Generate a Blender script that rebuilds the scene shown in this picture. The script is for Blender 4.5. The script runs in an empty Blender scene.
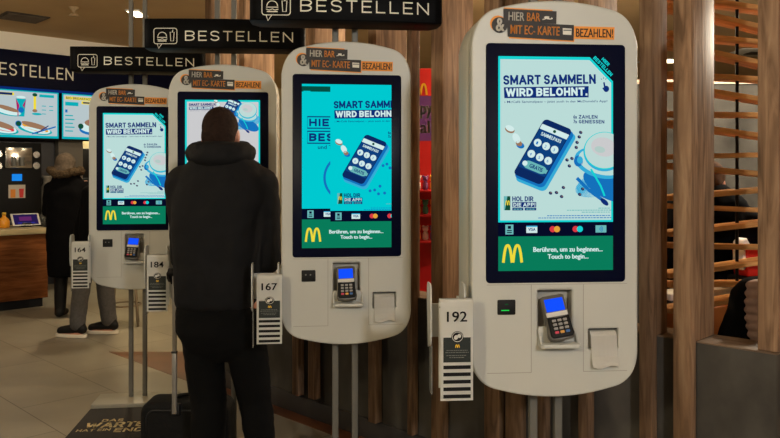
import bpy, bmesh, math, random
from mathutils import Vector, Matrix, Euler
random.seed(7)
C = bpy.context.scene.collection
PI = math.pi
F0 = 758.0            # focal length in pixels of a 780 wide frame
H = 1.455             # eye height
R2 = math.sqrt(.5)

def PX(px, d): return (px - 390.0) / F0 * d
def PZ(py, d): return H + (174.0 - py) / F0 * d

# ------------------------------------------------------------------ colours / materials
def s2l(c):
    return tuple((v / 12.92 if v <= .04045 else ((v + .055) / 1.055) ** 2.4) for v in [x / 255. for x in c])

MATS = {}
def mat(name, rgb, rough=.5, metal=0., noise=0., nscale=8., stretch=(1, 1, 1), bump=0., spec=.5, coat=0., alpha=1., trans=0., rnd=0.):
    if name in MATS: return MATS[name]
    m = bpy.data.materials.new(name); m.use_nodes = True
    nt = m.node_tree; b = nt.nodes['Principled BSDF']
    col = s2l(rgb)
    b.inputs['Base Color'].default_value = (*col, 1)
    b.inputs['Roughness'].default_value = rough
    b.inputs['Metallic'].default_value = metal
    b.inputs['Specular IOR Level'].default_value = spec
    b.inputs['Coat Weight'].default_value = coat
    if trans: b.inputs['Transmission Weight'].default_value = trans
    if alpha < 1: b.inputs['Alpha'].default_value = alpha
    if noise > 0 or bump > 0:
        tc = nt.nodes.new('ShaderNodeTexCoord'); mp = nt.nodes.new('ShaderNodeMapping')
        mp.inputs['Scale'].default_value = stretch
        nt.links.new(tc.outputs['Object'], mp.inputs['Vector'])
        n = nt.nodes.new('ShaderNodeTexNoise'); n.inputs['Scale'].default_value = nscale; n.inputs['Detail'].default_value = 6
        nt.links.new(mp.outputs['Vector'], n.inputs['Vector'])
        if noise > 0:
            r = nt.nodes.new('ShaderNodeValToRGB')
            r.color_ramp.elements[0].position = .3; r.color_ramp.elements[1].position = .7
            r.color_ramp.elements[0].color = (*[v * (1 - noise) for v in col], 1)
            r.color_ramp.elements[1].color = (*[min(1, v * (1 + noise)) for v in col], 1)
            nt.links.new(n.outputs['Fac'], r.inputs['Fac']); nt.links.new(r.outputs['Color'], b.inputs['Base Color'])
        if bump > 0:
            bp = nt.nodes.new('ShaderNodeBump'); bp.inputs['Strength'].default_value = bump; bp.inputs['Distance'].default_value = .01
            nt.links.new(n.outputs['Fac'], bp.inputs['Height']); nt.links.new(bp.outputs['Normal'], b.inputs['Normal'])
    MATS[name] = m
    return m

def em(name, rgb, k=1.0):
    if name in MATS: return MATS[name]
    m = bpy.data.materials.new(name); m.use_nodes = True
    nt = m.node_tree; nt.nodes.remove(nt.nodes['Principled BSDF'])
    e = nt.nodes.new('ShaderNodeEmission'); e.inputs['Color'].default_value = (*s2l(rgb), 1); e.inputs['Strength'].default_value = k
    nt.links.new(e.outputs[0], nt.nodes['Material Output'].inputs['Surface'])
    MATS[name] = m
    return m

def wood(name, c0, c1, c2, axis=2, rough=.55):
    """reclaimed timber: long streaks, planks and a few knots, all in the object's own space"""
    if name in MATS: return MATS[name]
    m = bpy.data.materials.new(name); m.use_nodes = True
    nt = m.node_tree; b = nt.nodes['Principled BSDF']; N = nt.nodes.new; L = nt.links.new
    tc = N('ShaderNodeTexCoord'); oi = N('ShaderNodeObjectInfo')
    add = N('ShaderNodeVectorMath'); add.operation = 'MULTIPLY_ADD'
    add.inputs[1].default_value = (1, 1, 1)
    comb = N('ShaderNodeCombineXYZ'); mul = N('ShaderNodeMath'); mul.operation = 'MULTIPLY'; mul.inputs[1].default_value = 23.
    L(oi.outputs['Random'], mul.inputs[0])
    for i in range(3): L(mul.outputs[0], comb.inputs[i])
    L(tc.outputs['Object'], add.inputs[0]); L(comb.outputs[0], add.inputs[2])
    sc = [1, 1, 1]; sc[axis] = .09
    mp = N('ShaderNodeMapping'); mp.inputs['Scale'].default_value = sc; L(add.outputs[0], mp.inputs['Vector'])
    n1 = N('ShaderNodeTexNoise'); n1.inputs['Scale'].default_value = 30; n1.inputs['Detail'].default_value = 9; n1.inputs['Distortion'].default_value = 1.2
    L(mp.outputs[0], n1.inputs['Vector'])
    r = N('ShaderNodeValToRGB'); cr = r.color_ramp
    cr.elements[0].position = .3; cr.elements[0].color = (*s2l(c0), 1)
    cr.elements[1].position = .72; cr.elements[1].color = (*s2l(c2), 1)
    e = cr.elements.new(.5); e.color = (*s2l(c1), 1)
    L(n1.outputs['Fac'], r.inputs['Fac'])
    sc2 = [1, 1, 1]; sc2[axis] = .35
    mp2 = N('ShaderNodeMapping'); mp2.inputs['Scale'].default_value = sc2; L(add.outputs[0], mp2.inputs['Vector'])
    n2 = N('ShaderNodeTexNoise'); n2.inputs['Scale'].default_value = 7; n2.inputs['Detail'].default_value = 4; L(mp2.outputs[0], n2.inputs['Vector'])
    r2 = N('ShaderNodeValToRGB'); r2.color_ramp.elements[0].position = .28; r2.color_ramp.elements[0].color = (.62, .62, .64, 1)
    r2.color_ramp.elements[1].position = .62; r2.color_ramp.elements[1].color = (1.08, 1.05, 1.02, 1)
    L(n2.outputs['Fac'], r2.inputs['Fac'])
    mx = N('ShaderNodeMix'); mx.data_type = 'RGBA'; mx.blend_type = 'MULTIPLY'; mx.inputs['Factor'].default_value = .85
    L(r.outputs['Color'], mx.inputs['A']); L(r2.outputs['Color'], mx.inputs['B'])
    hs = N('ShaderNodeHueSaturation'); mr = N('ShaderNodeMapRange'); mr.inputs['To Min'].default_value = .82; mr.inputs['To Max'].default_value = 1.15
    L(oi.outputs['Random'], mr.inputs['Value']); L(mr.outputs[0], hs.inputs['Value']); L(mx.outputs['Result'], hs.inputs['Color'])
    L(hs.outputs['Color'], b.inputs['Base Color'])
    b.inputs['Roughness'].default_value = rough; b.inputs['Specular IOR Level'].default_value = .08
    bp = N('ShaderNodeBump'); bp.inputs['Strength'].default_value = .25; bp.inputs['Distance'].default_value = .004
    L(n1.outputs['Fac'], bp.inputs['Height']); L(bp.outputs['Normal'], b.inputs['Normal'])
    MATS[name] = m
    return m

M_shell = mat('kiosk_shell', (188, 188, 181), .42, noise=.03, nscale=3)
M_shell_back = mat('kiosk_rear_shell', (184, 183, 174), .45)
M_seam = mat('seam_grey', (150, 146, 136), .5)
M_gap = mat('dark_gap', (18, 18, 19), .6)
M_bezel = mat('bezel_glass', (6, 11, 36), .3, spec=.08)  # navy tint in the base colour stands in for reflected screen glare
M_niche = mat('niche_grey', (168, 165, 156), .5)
M_steel = mat('brushed_steel', (112, 110, 104), .5, metal=.25, noise=.08, nscale=20, stretch=(1, 1, .05))
M_sign = mat('sign_black', (7, 7, 9), .5, spec=.06)
M_signtext = mat('sign_lettering', (236, 232, 216), .6)
M_black = mat('matte_black', (12, 12, 13), .6, spec=.25)
M_dark = mat('dark_plastic', (30, 30, 32), .4)
M_white = mat('white_plastic', (205, 203, 196), .35)
M_paper = mat('paper_white', (238, 237, 232), .75)
M_cardgreen = mat('card_green_black', (16, 26, 22), .6)
M_orange = mat('sticker_orange', (236, 150, 50), .6)
M_stkblack = mat('sticker_black', (34, 29, 27), .6)
M_stkwhite = mat('sticker_white', (225, 220, 208), .6)
M_yellow = mat('emblem_yellow', (250, 200, 40), .5)
M_grey = mat('mid_grey', (110, 112, 108), .6)
M_holder = mat('holder_plastic', (186, 186, 180), .3)
M_concrete = mat('mottled_concrete', (64, 62, 58), .85, spec=.1, noise=.45, nscale=5)
M_lowwall = mat('dark_mottled_panel', (70, 66, 60), .7, spec=.25, noise=.55, nscale=3.6, stretch=(1, 1, .7))
M_plinth = mat('plinth', (52, 48, 45), .55)
M_wood = wood('reclaimed_wood', (104, 82, 63), (142, 113, 88), (166, 137, 108))
M_cap = wood('cap_wood', (96, 80, 64), (120, 100, 82), (136, 116, 96), axis=0)
M_slat = wood('slat_wood', (184, 132, 82), (208, 156, 100), (226, 178, 124), axis=0, rough=.4)
M_counter = wood('counter_wood', (96, 56, 30), (122, 74, 40), (138, 88, 52), axis=0, rough=.4)
M_jacket = mat('black_jacket', (11, 11, 14), .8, spec=.25, noise=.3, nscale=14, bump=.15)
M_trouser = mat('black_trouser', (6, 6, 7), .9, spec=.15, noise=.2, nscale=20)
M_skin = mat('skin', (190, 132, 108), .5)
M_hair = mat('dark_brown_hair', (40, 28, 23), .85, spec=.1, noise=.35, nscale=60, bump=.6)
M_blue_lcd = em('blue_lcd', (20, 80, 255), 1.0)

# ------------------------------------------------------------------ object helpers
def link(o, parent=None):
    C.objects.link(o)
    if parent is not None: o.parent = parent
    return o

def empty(name, label, cat, loc=(0, 0, 0), rz=0., group=None):
    o = bpy.data.objects.new(name, None); o.empty_display_size = .1
    o.location = loc; o.rotation_euler = (0, 0, rz); link(o)
    tag(o, label, cat, group); return o

def tag(o, label, cat, group=None):
    o['label'] = label; o['category'] = cat
    if group: o['group'] = group
    return o

def struct(o):
    o['kind'] = 'structure'; return o

class MB:
    """collects shapes (with material slots) and links them as ONE mesh object"""
    def __init__(s): s.bm = bmesh.new(); s.mats = []
    def mi(s, m):
        if m not in s.mats: s.mats.append(m)
        return s.mats.index(m)
    def _fin(s, n0, m, smooth=False):
        i = s.mi(m)
        s.bm.faces.ensure_lookup_table()
        for f in s.bm.faces[n0:]:
            f.material_index = i; f.smooth = smooth
    def box(s, lo, hi, m, bev=0., rot=None, seg=2):
        n0 = len(s.bm.faces)
        lo = Vector(lo); hi = Vector(hi); c = (lo + hi) / 2; d = hi - lo
        mtx = Matrix.Translation(c) @ (rot.to_4x4() if rot else Matrix.Identity(4)) @ Matrix.Diagonal((*d, 1))
        tmp = bmesh.new()
        bmesh.ops.create_cube(tmp, size=1, matrix=mtx)
        if bev: bmesh.ops.bevel(tmp, geom=list(tmp.edges), offset=bev, segments=seg, affect='EDGES', profile=.5)
        s._merge(tmp, m, bev > 0)
        return s
    def _merge(s, tmp, m, smooth=False):
        i = s.mi(m); vm = {}
        for v in tmp.verts: vm[v] = s.bm.verts.new(v.co)
        for f in tmp.faces:
            try:
                g = s.bm.faces.new([vm[v] for v in f.verts]); g.material_index = i; g.smooth = smooth
            except ValueError: pass
        tmp.free()
    def prism(s, pts, y0, y1, m, bev=0., fn=None, seg=2, smooth=True):
        """2-D outline (u,v) extruded from y0 to y1; fn maps (u,y,v) to a point"""
        fn = fn or (lambda u, y, v: (u, y, v))
        tmp = bmesh.new()
        a = [tmp.verts.new((u, y0, v)) for u, v in pts]; b = [tmp.verts.new((u, y1, v)) for u, v in pts]
        n = len(pts)
        f0 = tmp.faces.new(a); f1 = tmp.faces.new(b[::-1])
        for i in range(n): tmp.faces.new((a[(i + 1) % n], a[i], b[i], b[(i + 1) % n]))
        bmesh.ops.recalc_face_normals(tmp, faces=tmp.faces)
        if bev:
            es = list({e for f in (f0, f1) for e in f.edges})
            bmesh.ops.bevel(tmp, geom=es, offset=bev, segments=seg, affect='EDGES', profile=.5)
        for v in tmp.verts: v.co = Vector(fn(*v.co))
        bmesh.ops.recalc_face_normals(tmp, faces=tmp.faces)
        s._merge(tmp, m, smooth and bev > 0)
        return s
    def cyl(s, p0, p1, r0, m, r1=None, n=20, smooth=True):
        r1 = r0 if r1 is None else r1
        p0 = Vector(p0); p1 = Vector(p1); d = p1 - p0
        q = d.to_track_quat('Z', 'Y').to_matrix()
        tmp = bmesh.new()
        a = [tmp.verts.new(p0 + q @ Vector((r0 * math.cos(2 * PI * k / n), r0 * math.sin(2 * PI * k / n), 0))) for k in range(n)]
        b = [tmp.verts.new(p1 + q @ Vector((r1 * math.cos(2 * PI * k / n), r1 * math.sin(2 * PI * k / n), 0))) for k in range(n)]
        for k in range(n): tmp.faces.new((a[k], a[(k + 1) % n], b[(k + 1) % n], b[k]))
        tmp.faces.new(a[::-1]); tmp.faces.new(b)
        s._merge(tmp, m, False)
        return s
    def lathe(s, c, prof, m, n=24):
        c = Vector(c); tmp = bmesh.new(); rings = []
        for r, z in prof:
            rings.append([tmp.verts.new(c + Vector((r * math.cos(2 * PI * k / n), r * math.sin(2 * PI * k / n), z))) for k in range(n)])
        for a, b in zip(rings, rings[1:]):
            for k in range(n): tmp.faces.new((a[k], a[(k + 1) % n], b[(k + 1) % n], b[k]))
        tmp.faces.new(rings[0][::-1]); tmp.faces.new(rings[-1])
        s._merge(tmp, m, True); return s
    def ball(s, c, r, m, sub=3):
        tmp = bmesh.new()
        rr = r if hasattr(r, '__len__') else (r, r, r)
        bmesh.ops.create_icosphere(tmp, subdivisions=sub, radius=1, matrix=Matrix.Translation(c) @ Matrix.Diagonal((*rr, 1)))
        s._merge(tmp, m, True); return s
    def tube(s, pts, r, m, n=10, closed=False):
        pts = [Vector(p) for p in pts]; tmp = bmesh.new(); rings = []
        for i, p in enumerate(pts):
            a = pts[max(0, i - 1)]; b = pts[min(len(pts) - 1, i + 1)]
            q = (b - a).to_track_quat('Z', 'Y').to_matrix()
            rings.append([tmp.verts.new(p + q @ Vector((r * math.cos(2 * PI * k / n), r * math.sin(2 * PI * k / n), 0))) for k in range(n)])
        for a, b in zip(rings, rings[1:]):
            for k in range(n): tmp.faces.new((a[k], a[(k + 1) % n], b[(k + 1) % n], b[k]))
        tmp.faces.new(rings[0][::-1]); tmp.faces.new(rings[-1])
        bmesh.ops.recalc_face_normals(tmp, faces=tmp.faces)
        s._merge(tmp, m, True); return s
    def sheet(s, rows, m, thick=.0):
        """grid of points -> quads"""
        tmp = bmesh.new(); vs = [[tmp.verts.new(p) for p in r] for r in rows]
        for a, b in zip(vs, vs[1:]):
            for k in range(len(a) - 1): tmp.faces.new((a[k], a[k + 1], b[k + 1], b[k]))
        if thick:
            bmesh.ops.solidify(tmp, geom=list(tmp.faces), thickness=thick)
        s._merge(tmp, m, True); return s
    def flat(s, fl, fn):
        """adds a Flat drawing; fn(u, v, layer) -> point"""
        for pts, lay, m in fl.items:
            i = s.mi(m)
            vs = [s.bm.verts.new(fn(u, v, lay)) for u, v in pts]
            try:
                f = s.bm.faces.new(vs); f.material_index = i
            except ValueError: pass
        return s
    def build(s, name, parent=None, loc=None, rz=0.):
        me = bpy.data.meshes.new(name); s.bm.to_mesh(me); s.bm.free()
        for m in s.mats: me.materials.append(m)
        o = bpy.data.objects.new(name, me); link(o, parent)
        if loc is not None: o.location = loc
        o.rotation_euler = (0, 0, rz)
        return o

# ------------------------------------------------------------------ flat graphics (print and screen pictures)
_T = {}
def text_tris(body, bold=0.):
    k = (body, bold)
    if k in _T: return _T[k]
    cu = bpy.data.curves.new('lettering', 'FONT'); cu.body = body; cu.offset = bold; cu.resolution_u = 3
    o = bpy.data.objects.new('lettering', cu); C.objects.link(o)
    dg = bpy.context.evaluated_depsgraph_get(); dg.update()
    ev = o.evaluated_get(dg); me = ev.to_mesh(); me.calc_loop_triangles()
    vs = [(v.co.x, v.co.y) for v in me.vertices]
    tris = [[vs[i] for i in t.vertices] for t in me.loop_triangles]
    ev.to_mesh_clear(); bpy.data.objects.remove(o); bpy.data.curves.remove(cu)
    xs = [p[0] for t in tris for p in t]; ys = [p[1] for t in tris for p in t]
    x0, x1, y0, y1 = min(xs), max(xs), min(ys), max(ys)
    tris = [[((x - x0) / (x1 - x0), (y - y0) / (y1 - y0)) for x, y in t] for t in tris]
    _T[k] = (tris, (x1 - x0) / (y1 - y0)); return _T[k]

def clip_poly(p, r):
    for ax, lim, sg in ((0, r[0], 1), (0, r[2], -1), (1, r[1], 1), (1, r[3], -1)):
        out = []
        for i in range(len(p)):
            a, b = p[i], p[(i + 1) % len(p)]
            da, db = sg * (a[ax] - lim), sg * (b[ax] - lim)
            if da >= 0: out.append(a)
            if (da >= 0) != (db >= 0):
                t = da / (da - db); out.append((a[0] + t * (b[0] - a[0]), a[1] + t * (b[1] - a[1])))
        p = out
        if len(p) < 3: return None
    return p

class Flat:
    """picture in photo-like coordinates: u right, v DOWN"""
    def __init__(s): s.items = []; s.tf = lambda u, v: (u, v); s.clip = None
    def poly(s, pts, m, lay=1):
        p = [s.tf(u, v) for u, v in pts]
        if s.clip:
            p = clip_poly(p, s.clip)
            if not p: return s
        s.items.append((p, lay, m)); return s
    def rect(s, x0, y0, x1, y1, m, lay=1): return s.poly([(x0, y0), (x1, y0), (x1, y1), (x0, y1)], m, lay)
    def disc(s, cx, cy, r, m, lay=1, ry=None, rot=0., n=20):
        ry = ry or r; c, q = math.cos(rot), math.sin(rot); pts = []
        for k in range(n):
            a = 2 * PI * k / n; u, v = r * math.cos(a), ry * math.sin(a)
            pts.append((cx + u * c - v * q, cy + u * q + v * c))
        return s.poly(pts, m, lay)
    def stroke(s, pts, w, m, lay=1, closed=False):
        n = len(pts); L = []; Rr = []
        for i in range(n):
            a = pts[i - 1] if (closed or i > 0) else pts[i]; b = pts[(i + 1) % n] if (closed or i < n - 1) else pts[i]
            dx, dy = b[0] - a[0], b[1] - a[1]; l = math.hypot(dx, dy) or 1
            nx, ny = -dy / l * w / 2, dx / l * w / 2
            L.append((pts[i][0] + nx, pts[i][1] + ny)); Rr.append((pts[i][0] - nx, pts[i][1] - ny))
        for i in range(n if closed else n - 1):
            j = (i + 1) % n; s.poly([L[i], L[j], Rr[j], Rr[i]], m, lay)
        return s
    def arc(s, cx, cy, r, a0, a1, w, m, lay=1, n=24):
        return s.stroke([(cx + r * math.cos(math.radians(a0 + (a1 - a0) * k / n)), cy + r * math.sin(math.radians(a0 + (a1 - a0) * k / n))) for k in range(n + 1)], w, m, lay)
    def text(s, body, x0, y0, x1, y1, m, lay=2, bold=0., rot=0.):
        tris, _ = text_tris(body, min(bold, .004)); c, q = math.cos(rot), math.sin(rot); e = max(0, bold - .004) * 2.1 * abs(y1 - y0)
        x0 += e; x1 -= e; w, h = x1 - x0, y1 - y0
        for ex, ey in ((0, 0), (-e, 0), (e, 0), (-e * .5, -e * .4), (e * .5, e * .4)) if e > 0 else ((0, 0),):
            for t in tris:
                s.poly([(x0 + ex + u * w * c + (1 - v) * h * -q, y0 + ey + u * w * q + (1 - v) * h * c) for u, v in t], m, lay)
        return s
    def arches(s, x0, y0, x1, y1, m, lay=2, w=None):
        """the yellow double arch"""
        hw = (x1 - x0) / 2; w = w or hw * .3
        for k in (0, 1):
            pts = []
            for i in range(25):
                t = i / 24; e = abs(2 * t - 1)
                pts.append((x0 + hw * k + w * .2 + t * (hw - w * .4), y1 - (y1 - y0) * (1 - e ** 2.6)))
            s.stroke(pts, w, m, lay)
        return s

# heavy sans capitals drawn as strokes: width, list of centre lines (x 0..1 of the width, y 0..1 up)
def _arc(cx, cy, rx, ry, a0, a1, n=10):
    return [(cx + rx * math.cos(math.radians(a0 + (a1 - a0) * k / n)), cy + ry * math.sin(math.radians(a0 + (a1 - a0) * k / n))) for k in range(n + 1)]
def _bowl(xc, y0, y1): return [(0, y0), (xc, y0)] + _arc(xc, (y0 + y1) / 2, 1 - xc, (y1 - y0) / 2, -90, 90)[1:] + [(0, y1)]
_V = [(0, 0), (0, 1)]
CAPS = {'A': (.72, [[(0, 0), (.5, 1)], [(.5, 1), (1, 0)], [(.2, .3), (.8, .3)]]), 'B': (.56, [_V, _bowl(.5, .52, 1), _bowl(.45, 0, .52)]),
        'C': (.6, [_arc(.5, .5, .5, .5, 50, 310, 18)]), 'D': (.6, [_V, _bowl(.35, 0, 1)]), 'E': (.48, [_V, [(0, 0), (1, 0)], [(0, .5), (.9, .5)], [(0, 1), (1, 1)]]),
        'G': (.62, [_arc(.5, .5, .5, .5, 50, 340, 18), [(.98, .42), (.55, .42)]]), 'H': (.58, [_V, [(1, 0), (1, 1)], [(0, .5), (1, .5)]]), 'I': (.0, [_V]),
        'K': (.56, [_V, [(0, .35), (1, 1)], [(.3, .55), (1, 0)]]), 'L': (.44, [_V, [(0, 0), (1, 0)]]), 'M': (.76, [_V, [(1, 0), (1, 1)], [(0, 1), (.5, .2)], [(.5, .2), (1, 1)]]),
        'N': (.60, [_V, [(1, 0), (1, 1)], [(0, 1), (1, 0)]]), 'O': (.66, [_arc(.5, .5, .5, .5, 0, 360, 24)]), 'P': (.54, [_V, _bowl(.5, .42, 1)]),
        'R': (.56, [_V, _bowl(.5, .45, 1), [(.5, .45), (1, 0)]]), 'S': (.52, [_arc(.5, .75, .5, .25, 25, 270) + _arc(.5, .25, .5, .25, 90, -155)[1:]]),
        'T': (.54, [[(.5, 0), (.5, 1)], [(0, 1), (1, 1)]]), 'W': (1.0, [[(0, 1), (.25, 0)], [(.25, 0), (.5, .95)], [(.5, .95), (.75, 0)], [(.75, 0), (1, 1)]]),
        'Z': (.52, [[(0, 1), (1, 1)], [(1, 1), (0, 0)], [(0, 0), (1, 0)]]), '.': (.0, [[(0, 0), (0, .05)]]), '!': (.0, [[(0, .35), (0, 1)], [(0, 0), (0, .03)]])}
def caps(f, body, x0, y0, x1, y1, m, lay=2, t=.2, rot=0., gap=.14):
    hh = y1 - y0; sg = 1 if hh > 0 else -1; h = abs(hh); w = t * h
    tot = 0.
    for ch in body: tot += (.30 if ch == ' ' else CAPS[ch][0] + t + gap)
    tot -= gap; k = (x1 - x0) / tot; c, q = math.cos(rot), math.sin(rot); x = 0.
    def put(u, v):      # u along, v up in units of the height
        a, b = u * k, (1 - v) * hh
        return (x0 + a * c - b * q, y0 + a * q + b * c)
    for ch in body:
        if ch == ' ': x += .30; continue
        gw, paths = CAPS[ch]
        for p in paths:
            pts = [put(x + t / 2 + u * gw, t / 2 + v * (1 - t)) for u, v in p]
            closed = math.hypot(pts[0][0] - pts[-1][0], pts[0][1] - pts[-1][1]) < 1e-6
            if not closed:
                for i0, i1 in ((0, 1), (-1, -2)):
                    dx, dy = pts[i0][0] - pts[i1][0], pts[i0][1] - pts[i1][1]; l = math.hypot(dx, dy) or 1
                    pts[i0] = (pts[i0][0] + dx / l * w * .48, pts[i0][1] + dy / l * w * .48)
            else: pts = pts[:-1]
            f.stroke(pts, w, m, lay, closed)
        x += gw + t + gap

# ------------------------------------------------------------------ voxel bodies
def capsule(bm, p0, r0, p1, r1):
    p0 = Vector(p0); p1 = Vector(p1)
    for p, r in ((p0, r0), (p1, r1)):
        bmesh.ops.create_icosphere(bm, subdivisions=3, radius=r, matrix=Matrix.Translation(p))
    d = p1 - p0
    if d.length < 1e-5: return
    q = d.to_track_quat('Z', 'Y').to_matrix().to_4x4()
    bmesh.ops.create_cone(bm, cap_ends=True, segments=20, radius1=r0, radius2=r1, depth=d.length, matrix=Matrix.Translation((p0 + p1) / 2) @ q)
def chain(bm, pts):
    for a, b in zip(pts, pts[1:]): capsule(bm, a[0], a[1], b[0], b[1])
def ell(bm, c, r, rot=(0, 0, 0)):
    bmesh.ops.create_icosphere(bm, subdivisions=4, radius=1, matrix=Matrix.Translation(c) @ Euler(rot).to_matrix().to_4x4() @ Matrix.Diagonal((*r, 1)))
def loft(bm, rings, n=28):
    vs = []
    for x, y, z, rx, ry in rings:
        vs.append([bm.verts.new((x + rx * math.copysign(abs(math.cos(2 * PI * k / n)) ** .85, math.cos(2 * PI * k / n)), y + ry * math.copysign(abs(math.sin(2 * PI * k / n)) ** .85, math.sin(2 * PI * k / n)), z)) for k in range(n)])
    for a, b in zip(vs, vs[1:]):
        for k in range(n): bm.faces.new((a[k], a[(k + 1) % n], b[(k + 1) % n], b[k]))
    bm.faces.new(vs[0][::-1]); bm.faces.new(vs[-1])
def body(name, bm, m, parent=None, vox=.012, smooth=4, loc=None, rz=0., disp=0., dscale=.1):
    me = bpy.data.meshes.new(name); bmesh.ops.recalc_face_normals(bm, faces=bm.faces); bm.to_mesh(me); bm.free()
    o = bpy.data.objects.new(name, me); C.objects.link(o)
    md = o.modifiers.new('r', 'REMESH'); md.mode = 'VOXEL'; md.voxel_size = vox
    sm = o.modifiers.new('s', 'SMOOTH'); sm.iterations = smooth; sm.factor = .5
    if disp:
        tx = bpy.data.textures.new(name + '_folds', 'CLOUDS'); tx.noise_scale = dscale
        dp = o.modifiers.new('d', 'DISPLACE'); dp.texture = tx; dp.strength = disp; dp.mid_level = .5
    dg = bpy.context.evaluated_depsgraph_get(); dg.update()
    m2 = bpy.data.meshes.new_from_object(o.evaluated_get(dg))
    o.modifiers.clear(); o.data = m2; bpy.data.meshes.remove(me)
    m2.materials.clear(); m2.materials.append(m)
    for p in m2.polygons: p.use_smooth = True
    if parent is not None: o.parent = parent
    if loc is not None: o.location = loc
    o.rotation_euler = (0, 0, rz)
    return o
def head_body(bm, c, k=1.0, yaw=0., face=1):
    """skull, jaw, nose, ears and neck; the face looks along yaw (0 = +Y)"""
    M = Matrix.Translation(c) @ Matrix.Rotation(yaw, 4, 'Z')
    T = lambda x, y, z: M @ Vector((x * k, y * k, z * k))
    ell(bm, T(0, -.012, .02), (.076 * k, .094 * k, .098 * k), (0, 0, yaw))
    ell(bm, T(0, .028, -.055), (.054 * k, .062 * k, .062 * k), (0, 0, yaw))
    capsule(bm, T(0, .088, .0), .010 * k, T(0, .104, -.03), .014 * k)
    ell(bm, T(0, .085, -.062), (.024 * k, .010 * k, .006 * k), (0, 0, yaw))
    for sx in (-1, 1):
        ell(bm, T(.078 * sx, -.008, -.012), (.011 * k, .02 * k, .033 * k), (0, 0, yaw))
        ell(bm, T(.03 * sx, .078, .004), (.012 * k, .008 * k, .008 * k), (0, 0, yaw))
    capsule(bm, T(0, -.02, -.05), .056 * k, T(0, -.03, -.17), .062 * k)
def hand(bm, wrist, d, up, side, curl=.9, k=1.0):
    """palm, four unequal curled fingers and a thumb from the palm's side"""
    d = Vector(d).normalized(); up = Vector(up); up = (up - up.dot(d) * d).normalized(); sd = d.cross(up).normalized() * side
    w = Vector(wrist)
    for j in range(4):
        o = (j - 1.5) * .019 * k
        capsule(bm, w + sd * o * .7, .014 * k, w + d * .085 * k + sd * o, .011 * k)
        ln = (.040, .046, .043, .034)[j] * k; p = w + d * .085 * k + sd * o; a = 0.
        for q in range(3):
            a += curl * (.6, .8, .7)[q]
            e = p + (d * math.cos(a) - up * math.sin(a)) * ln * (1, .7, .55)[q]
            capsule(bm, p, (.0095, .009, .008)[q] * k, e, (.009, .008, .0072)[q] * k); p = e
    t0 = w + d * .03 * k - sd * .03 * k; t1 = t0 + (d * .7 - sd * .5 - up * .5).normalized() * .042 * k; t2 = t1 + (d * .8 - up * .8 + sd * .3).normalized() * .03 * k
    capsule(bm, t0, .014 * k, t1, .011 * k); capsule(bm, t1, .011 * k, t2, .009 * k)

# ------------------------------------------------------------------ kiosks
KS = 307.0
def kx(px): return (px - 554.5) / KS * 1.008
def kz(py): return H + (174.0 - py) / KS
def kfn(y0): return lambda u, v, l: (kx(u), y0 - .0006 * l, kz(v))

def shell_outline(x0, y0, x1, y1, inset=0., n=10):
    """panel outline in K pixels: shallow arched top and bottom, rounded corners"""
    x0 += inset; x1 -= inset; y0 += inset; y1 -= inset
    w = (x1 - x0) / 2; cx = (x0 + x1) / 2; pts = []
    sag = 8.; rc = 30.; flat = w - rc * .9
    def top(sign, ybase):
        out = []
        for k in range(13):
            u = -flat + 2 * flat * k / 12; out.append((cx + u, ybase + sign * sag * (u / flat) ** 2))
        return out
    t = top(1, y0); b = top(-1, y1)
    def corner(p, q, c):   # quadratic bezier-ish rounded corner p -> q with control c
        return [((1 - s) ** 2 * p[0] + 2 * s * (1 - s) * c[0] + s * s * q[0], (1 - s) ** 2 * p[1] + 2 * s * (1 - s) * c[1] + s * s * q[1]) for s in [i / n for i in range(1, n)]]
    rt, rb = 36., 34.
    pts += t
    pts += corner(t[-1], (x1, y0 + sag + rt), (x1 - 4, y0 + sag + 5)) + [(x1, y0 + sag + rt)]
    pts += [(x1, y1 - sag - rb)] + corner((x1, y1 - sag - rb), b[-1], (x1 - 2, y1 - sag - 5))
    pts += b[::-1]
    pts += corner(b[0], (x0, y1 - sag - rb), (x0 + 2, y1 - sag - 5)) + [(x0, y1 - sag - rb)]
    pts += [(x0, y0 + sag + rt)] + corner((x0, y0 + sag + rt), t[0], (x0 + 4, y0 + sag + 5))
    return pts

def plate_with_holes(outline, holes, y0, y1, m, parent, name, bev=.006):
    """solid plate with real cut-outs, one mesh"""
    cu = bpy.data.curves.new(name, 'CURVE'); cu.dimensions = '2D'; cu.fill_mode = 'BOTH'
    for pts in [outline] + holes:
        sp = cu.splines.new('POLY'); sp.points.add(len(pts) - 1); sp.use_cyclic_u = True
        for p, (u, v) in zip(sp.points, pts): p.co = (kx(u), kz(v), 0, 1)
    cu.extrude = (y1 - y0) / 2 - bev; cu.bevel_depth = bev; cu.bevel_resolution = 2; cu.offset = -bev
    o = bpy.data.objects.new(name, cu); C.objects.link(o)
    dg = bpy.context.evaluated_depsgraph_get(); dg.update()
    me = bpy.data.meshes.new_from_object(o.evaluated_get(dg)); bpy.data.objects.remove(o); bpy.data.curves.remove(cu)
    me.transform(Matrix(((1, 0, 0, 0), (0, 0, -1, (y0 + y1) / 2), (0, 1, 0, 0), (0, 0, 0, 1))))
    me.materials.clear(); me.materials.append(m)
    q = bpy.data.objects.new(name, me); link(q, parent); return q

def rrect(x0, y0, x1, y1, r, n=5):
    pts = []
    for cx, cy, a in ((x1 - r, y0 + r, -90), (x1 - r, y1 - r, 0), (x0 + r, y1 - r, 90), (x0 + r, y0 + r, 180)):
        for k in range(n + 1):
            t = math.radians(a + 90 * k / n); pts.append((cx + r * math.cos(t), cy + r * math.sin(t)))
    return pts

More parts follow.
